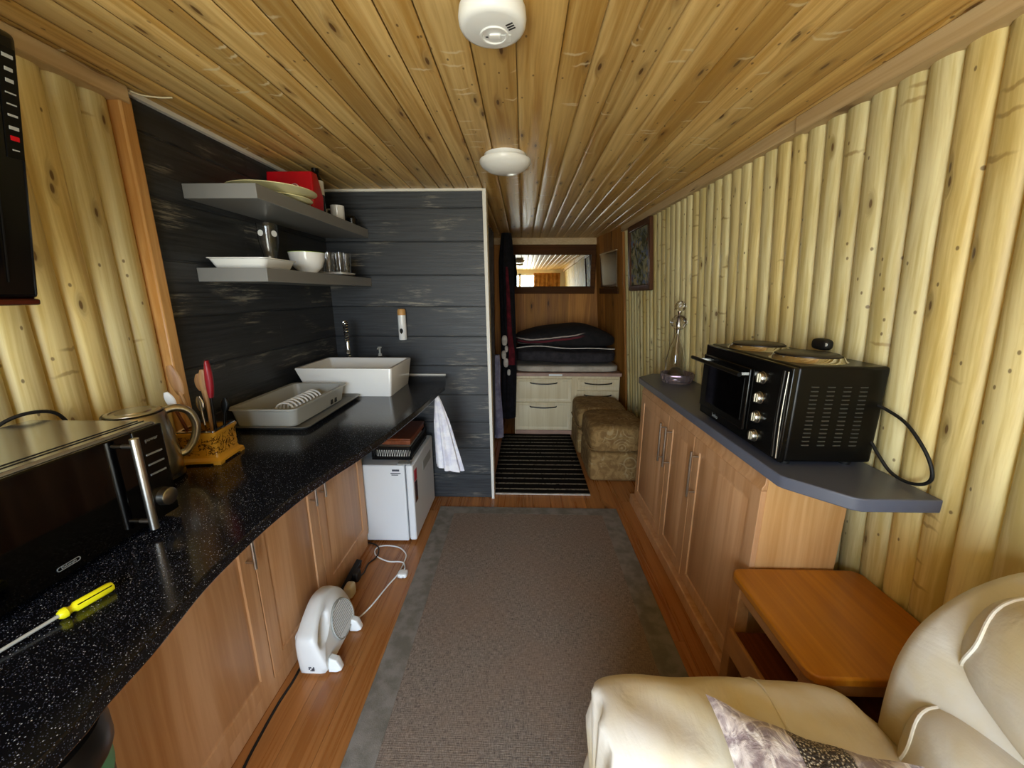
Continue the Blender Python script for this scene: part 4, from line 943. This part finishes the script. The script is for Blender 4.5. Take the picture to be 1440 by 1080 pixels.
# picture on the right wall
pc = thing('framed_picture', 'dark framed painting in browns and blues high on the right log wall', 'picture', (wx(3.5, 1.8)-.02, 3.5, 1.53))
def shx(bm, off):
    for v in bm.verts: v.co.x += wx(v.co.y, v.co.z)+off
    return bm
bm = B(); y0, y1, z0, z1 = 3.22, 3.80, 1.53, 2.085; f_ = .045
for a in ((y0, y0+f_, z0, z1), (y1-f_, y1, z0, z1), (y0+f_, y1-f_, z0, z0+f_), (y0+f_, y1-f_, z1-f_, z1)): box(bm, -.03, 0, *a)
obj('frame', shx(bm, -.004), M['frame_wood'], pc, bevel=.004)
obj('canvas', shx(bx(-.014, -.004, y0+f_, y1-f_, z0+f_, z1-f_), -.004), M['art'], pc)
# side table
tb = thing('side_table', 'orange-brown wooden side table between the cabinet and the armchair', 'table', (.95, 1.04, 0))
TX0, TX1, TY0, TY1 = .742, wx(1, .55)-.012, .80, 1.205
obj('tabletop', prism(B(), rrect(TX0, TX1, TY0, TY1, .035, 5), .522, .55), M['table'], tb, bevel=.006, seg=3)
obj('apron', bx(TX0+.02, TX1-.02, TY0+.02, TY1-.02, .47, .521), M['table_side'], tb)
for x in (TX0+.012, TX1-.06):
    for y in (TY0+.012, TY1-.057): obj('leg', bx(x, x+.045, y, y+.045, 0, .521), M['table_side'], tb, bevel=.003)
obj('lower_shelf', bx(TX0+.0, TX1-.02, TY0+.06, TY1-.06, .315, .335), M['brown_box'], tb, bevel=.003)
obj('lower_rail', bx(TX0-.002, TX0+.012, TY0+.06, TY1-.05, .25, .345), M['table_side'], tb, bevel=.003)
# ---------------------------------------------------------------- armchair
ac = thing('leather_armchair', 'cream leather armchair at the lower right with rounded padded arm', 'armchair', (.6, .3, 0))
def wr(amp, k1=13, k2=9):
    def f(co, q):
        n_ = math.sin(co.x*k1*2+co.y*7)*math.sin(co.y*k2*2+co.z*11)+.5*math.sin(co.z*31+co.x*17)
        return co+Vector((q.x, q.y, q.z))*n_*amp
    return f
obj('seat_base', puff(B(), (.56, .24, .21), (.34, .39, .195), 10, 9), M['leather'], ac)
obj('seat_cushion', puff(B(), (.50, .18, .43), (.335, .29, .085), 14, 4, wr(.004)), M['leather'], ac)
AX0, AX1, AH = .178, .90, .615
def armpt(x, a, yc):
    """point on the arm: x along it, a = angle round the cross-section (0 = far side, 90 = top)"""
    t = max(0., min(1., (x-AX0)/(AX1-AX0)))
    front = min(1, max(0, (x-AX0)/.055)); fr_ = (1-(1-front)**2.4)**(1/2.4) if front < 1 else 1
    top = AH-.05*max(0, t-.62)/.38-.10*max(0, t-.8)/.2
    hz = (top-.06)/2; cz = .06+hz; hy = .142
    c_, s_ = math.cos(a), math.sin(a); L = (abs(c_)**3.6+abs(s_)**3.6)**(1/3.6)
    puffy = 1+.012*math.sin(x*17+1)+.007*math.sin(x*43+a*3)
    yy = yc+c_/L*hy*(.80+.20*fr_)*puffy; zz = cz+s_/L*hz*(.93+.07*fr_)*(1+.006*math.sin(x*23+a*2))
    if s_ > 0: zz += .006*math.sin(x*31+yy*40)*s_*fr_*.6
    return (x+.010*math.cos(a*9)*(1-fr_), yy, zz)
for yc in (.662, -.27):
    xs_ = [AX0, AX0+.004, AX0+.012, AX0+.025, AX0+.04, AX0+.055]+[AX0+.055+(AX1-AX0-.055)*i/30 for i in range(1, 31)]
    rg_ = [[armpt(x, 2*PI*k_/48, yc) for k_ in range(48)] for x in xs_]
    # the front closes in a gathered, rounded face
    c0 = Vector((AX0-.006, yc, .33)); fr0 = [[tuple(c0.lerp(Vector(p), s)) for p in rg_[0]] for s in (.12, .5, .85)]
    a_ = obj('arm', loft(B(), fr0+rg_), M['leather'], ac, ang=80)
    sm_ = [armpt(.545+.016*math.sin(a), a, yc) for a in [math.radians(d) for d in range(-20, 205, 6)]]
    obj('seam', tube(B(), sm_, .0035, 8), M['leather'], a_)
# back: a smooth outer shell with two overlapping pillows in front of it
prof = [(.85, .30), (.838, .50), (.834, .62), (.84, .72), (.872, .815), (.94, .895), (1.03, .945), (1.10, .95), (1.14, .88), (1.15, .5), (1.10, .08), (.88, .06)]
pp_ = [(p.x, p.z) for p in spline([(a, 0, b_) for a, b_ in prof+[prof[0]]], 4)][:-1]
cm = (1.0, .5)
def pr_scaled(k_): return [(cm[0]+(a-cm[0])*k_, cm[1]+(b_-cm[1])*k_) for a, b_ in pp_]
obj('back_shell', loft(B(), [[(a, y, b_) for a, b_ in pr_scaled(k_)] for y, k_ in ((-.29, .86), (-.275, .95), (-.25, .99), (-.2, 1), (.66, 1), (.70, .99), (.725, .95), (.735, .88))]), M['leather'], ac, ang=60)
def lean(co, q):
    co = wr(.003)(co, q); co.x += .16*(co.z-.6)-.015*math.cos((co.y-.23)*3); return co
lp = obj('lower_back_pillow', puff(B(), (.865, .185, .60), (.095, .475, .145), 18, 3.6, lean), M['leather'], ac)
up = obj('upper_back_pillow', puff(B(), (.93, .19, .855), (.15, .487, .15), 20, 3.0, lean), M['leather'], ac)
def pipe_on(c, s, p, f, ycut):
    out = []
    for i in range(60):
        a = 2*PI*i/60; qx, qz = math.cos(a), math.sin(a); L = (abs(qx)**p+abs(ycut)**p+abs(qz)**p)**(1/p); q = Vector((qx, ycut, qz))/L
        out.append(f(Vector((c[0]+q.x*s[0], c[1]+q.y*s[1], c[2]+q.z*s[2])), q))
    out.append(out[0]); return out
obj('piping', tube(B(), pipe_on((.865, .185, .60), (.095, .475, .145), 3.6, lean, 1.25), .004, 8), M['leather'], lp)
obj('piping', tube(B(), pipe_on((.93, .19, .855), (.15, .487, .15), 3.0, lean, 1.25), .004, 8), M['leather'], up)
# cushion
cu = thing('scatter_cushion', 'crushed velvet cushion with a grey sequin band on the armchair arm', 'cushion', (.55, .5, .6))
A_, Bc = Vector((.384, .640, .692)), Vector((.72, .53, .682)); Dn = Vector((-.02, -.28, -.11))
def cush(t0, t1, eps=0):
    bm = B(); nu, nv = 14, 16
    Nn = (Bc-A_).cross(Dn).normalized()
    if Nn.z < 0: Nn = -Nn
    for sgn in (1, -1):
        def f(u, v):
            s = t0+(t1-t0)*u; e_ = (1-abs(2*s-1)**2.6)*(1-abs(2*v-1)**2.6); pinch = .035*(1-abs(2*s-1)**6)*math.sin(PI*abs(2*v-1)/1)*0
            bow_v = .06*(1-(2*s-1)**2)*(2*v-1)*-1; bow_s = .06*(1-(2*v-1)**2)*(2*s-1)*-1
            p = A_+(Bc-A_)*(s+bow_s)+Dn*(v+bow_v)
            return p+Nn*sgn*(.042*e_**.6+eps*(e_ > .02))+Nn*.004*math.sin(s*23+v*11)
        grid(bm, nu, nv, f)
    return bm
obj('velvet_left', cush(0, .37), M['velvet'], cu); obj('velvet_right', cush(.64, 1.0), M['velvet'], cu)
obj('sequin_band', cush(.37, .64, .0015), M['sequin'], cu, label='grey sequin band')

# ================================================================ BED ALCOVE
be = thing('bed_base', 'cream drawer base of the bed at the far end', 'bed', (.45, 4.4, 0))
X_1 = 1.03
obj('carcass', bx(-.075, .945, 4.05, 4.80, .0, .655), M['cream'], be); obj('front_frame', bx(-.075, X_1, 3.99, 4.05, .0, .655), M['cream'], be)
obj('plinth', bx(-.07, X_1, 3.975, 3.99, .0, .05), M['pinkwood'], be)
for (a, b_, z0, z1) in ((-.07, .525, .375, .625), (-.07, .525, .06, .365), (.585, X_1-.01, .505, .625), (.585, X_1-.01, .06, .495)):
    d = obj('drawer', panel(B(), 'y', 3.972, -1, a, b_, z0, z1, stile=.022, g=.003), M['cream'], be)
    cxm = (a+b_)/2; zt = z1-.045
    obj('handle', tube(B(), spline([(cxm-.14, 3.972, zt+.004), (cxm-.13, 3.95, zt+.002), (cxm-.07, 3.945, zt-.005), (cxm, 3.943, zt-.008), (cxm+.07, 3.945, zt-.005), (cxm+.13, 3.95, zt+.002), (cxm+.14, 3.972, zt+.004)], 4), .006, 8), M['darkmetal'], d)
obj('bed_board', prism(B(), [(-.085, 3.955), (X_1+.01, 3.955), (X_1+.01, 4.04), (.95, 4.83), (-.085, 4.83)], .656, .690), M['pinkwood'], be, bevel=.002)
obj('white_tag', bx(.28, .42, 3.9535, 3.9548, .660, .680), M['paper'], be)
def fl(co, q): return .085*max(0, 4.82-co.y)/.82*max(0, q.x)
mt = obj('mattress', puff(B(), (.435, 4.40, .728), (.515, .42, .036), 12, 8, lambda co, q: co+Vector((fl(co, q), 0, 0))), M['mattress']); tag(mt, 'off-white mattress on the cream bed base', 'mattress')
def yb(x): return .5*math.sin(x*5.2+.6)+.3*math.sin(x*11)
dv_ = obj('charcoal_duvet', puff(B(), (.43, 4.37, .858), (.505, .41, .082), 26, 4.5, lambda co, q: co+Vector((fl(co, q), .0, .022*yb(co.x)*(.4+.6*abs(q.z))+.012*math.sin(co.y*23)*(q.z > .5)))), M['blanket_grey'])
tag(dv_, 'thick folded charcoal duvet on the mattress', 'duvet')
bl = thing('striped_blanket', 'black blanket with red and pale stripes heaped on top of the duvet', 'blanket', (.44, 4.4, .98))
def heap(co, q):
    co.z += .022*yb(co.x)+.10*max(0, math.sin(min(1., max(0, (co.x-.02)/.93))**1.4*PI))*max(0, q.z+.3)*.7; co.x += fl(co, q); return co
obj('blanket_body', puff(B(), (.43, 4.375, 1.018), (.51, .39, .072), 28, 3.5, heap), M['blanket_black'], bl)
obj('edge_binding', tube(B(), [(x_, 3.992+.01*math.sin(x_*9), .952+.022*yb(x_)) for x_ in [-.06+i*.03 for i in range(35)]], .0055, 6), M['white_cloth'], bl, label='pale edge binding')
# mirror and its wooden surround in the back wall
mi = thing('wall_mirror', 'wide mirror in a dark wooden surround above the bed', 'mirror', (.35, 4.82, 1.5))
bm = B(); ox0, ox1, oz0, oz1 = -.20, .868, 1.50, 2.062; ix0, ix1, iz0, iz1 = -.155, .815, 1.585, 1.955
box(bm, ox0, ox1, 4.815, 4.858, oz0, iz0); box(bm, ox0, ox1, 4.815, 4.858, iz1, oz1); box(bm, ox0, ix0, 4.815, 4.858, iz0, iz1); box(bm, ix1, ox1, 4.815, 4.858, iz0, iz1)
obj('frame', bm, M['dark_wood'], mi, bevel=.003)
obj('mirror_glass', bx(ix0-.002, ix1+.002, 4.845, 4.855, iz0-.002, iz1+.002), M['mirror'], mi, smooth=False)
sm = thing('small_mirror_panel', 'small square smoky mirror on the brown panelled wall right of the bed', 'mirror', (.9, 4.45, 1.5))
def ax_(y, z): return .965-(y-4.052)*.107/.818+.07*(2.1-z)
bm = B(); 
def pan(y0, y1, z0, z1, d0, d1):
    b = bx(d0, d1, y0, y1, z0, z1)
    for v in b.verts: v.co.x += ax_(v.co.y, v.co.z)
    return b
obj('mirror_glass', pan(4.16, 4.66, 1.57, 1.93, -.012, -.004), M['dull_mirror'], sm, smooth=False)
obj('edge_strip', pan(4.15, 4.67, 1.93, 1.942, -.016, -.004), M['pine_trim'], sm); obj('lower_strip', pan(4.12, 4.70, 1.50, 1.562, -.016, -.004), M['dark_wood'], sm)
# ottomans
def ott(x0, x1, y0, y1, h, lab):
    t = thing('storage_ottoman', lab, 'ottoman', ((x0+x1)/2, (y0+y1)/2, 0), group=None)
    cx, cy = (x0+x1)/2, (y0+y1)/2
    obj('base_box', puff(B(), (cx, cy, h*.27), ((x1-x0)/2-.006, (y1-y0)/2-.006, h*.265), 10, 12), M['damask'], t)
    obj('top_cushion', puff(B(), (cx, cy, h*.76), ((x1-x0)/2, (y1-y0)/2, h*.245), 14, 6, wr(.003)), M['damask'], t)
    pts = [(a, b_, h*.60) for a, b_ in rrect(x0+.004, x1-.004, y0+.004, y1-.004, .03, 4)]; pts.append(pts[0])
    obj('piping', tube(B(), pts, .005, 6), M['damask'], t); return t
ott(.545, 1.02, 2.89, 3.425, .475, 'nearer beige swirl-patterned storage ottoman beside the cabinet')
ott(.52, .99, 3.44, 3.935, .465, 'farther beige patterned ottoman, the one against the bed drawers')
# curtain, clothes on the left of the passage
ct = obj('grey_curtain', grid(B(), 70, 10, lambda u, v: (-.315+.022*math.sin(u*46)+.018*u, 2.95+.86*u, .06+2.0*v)), M['grey_cloth'], solid=.003)
tag(ct, 'grey curtain hanging along the left side of the passage', 'curtain')
def hang(c, rx, ry, z0, z1, ph, taper=0.):
    rs = []
    for i in range(15):
        t = i/14; k_ = 1-taper*(1-t)
        rs.append(ring((c[0]+.012*math.sin(t*5+ph), c[1]), rx*k_*(.55+.45*min(1, (1-t)*6+.2)), ry, 40, .09, z0+(z1-z0)*t, t*2+ph))
    return loft(B(), rs)
rb_ = thing('dressing_gown', 'dark red and black dressing gown hanging left of the bed', 'clothing', (-.19, 3.90, .35))
obj('gown_body', hang((-.150, 3.90), .072, .05, .22, 2.06, .3), M['black_cloth'], rb_)
obj('red_panel', tube(B(), spline([(-.155, 3.855, 1.75), (-.14, 3.845, 1.45), (-.125, 3.84, 1.1), (-.105, 3.835, .92), (-.11, 3.84, .8)], 5), [.012+.0012*i for i in range(21)], 8, flat=.5), M['blanket_red'], rb_)
bm = B()
for (x_, z_, s_) in ((-.178, 1.045, .035), (-.16, .96, .022), (-.185, .90, .03), (-.165, .82, .032), (-.135, .72, .022)): puff(bm, (x_, 3.838, z_), (s_*.8, .018, s_*1.5), 6, 2.5)
obj('pale_tie', bm, M['white_cloth'], rb_)
lc = obj('lilac_cloth', hang((-.255, 3.84), .04, .035, .02, .9, 1.2, -.15), M['lilac_cloth']); tag(lc, 'pale lilac cloth hanging to the floor below the dressing gown', 'cloth')
cp_ = obj('curtain_pole', tube(B(), [(-.315, 2.72, 2.085), (-.30, 4.02, 2.085)], .012, 12), M['pine_trim_v']); tag(cp_, 'wooden curtain pole along the top left of the passage', 'curtain pole')
# ================================================================ seen only in the mirror: the end of the room behind the camera
ct = obj('brown_curtain', grid(B(), 60, 10, lambda u, v: (.30+.72*u, -1.26+.03*math.sin(u*40), .25+1.8*v)), M['brown_curtain'], solid=.004)
tag(ct, 'orange-brown curtain at the window end of the room, seen in the mirror', 'curtain')
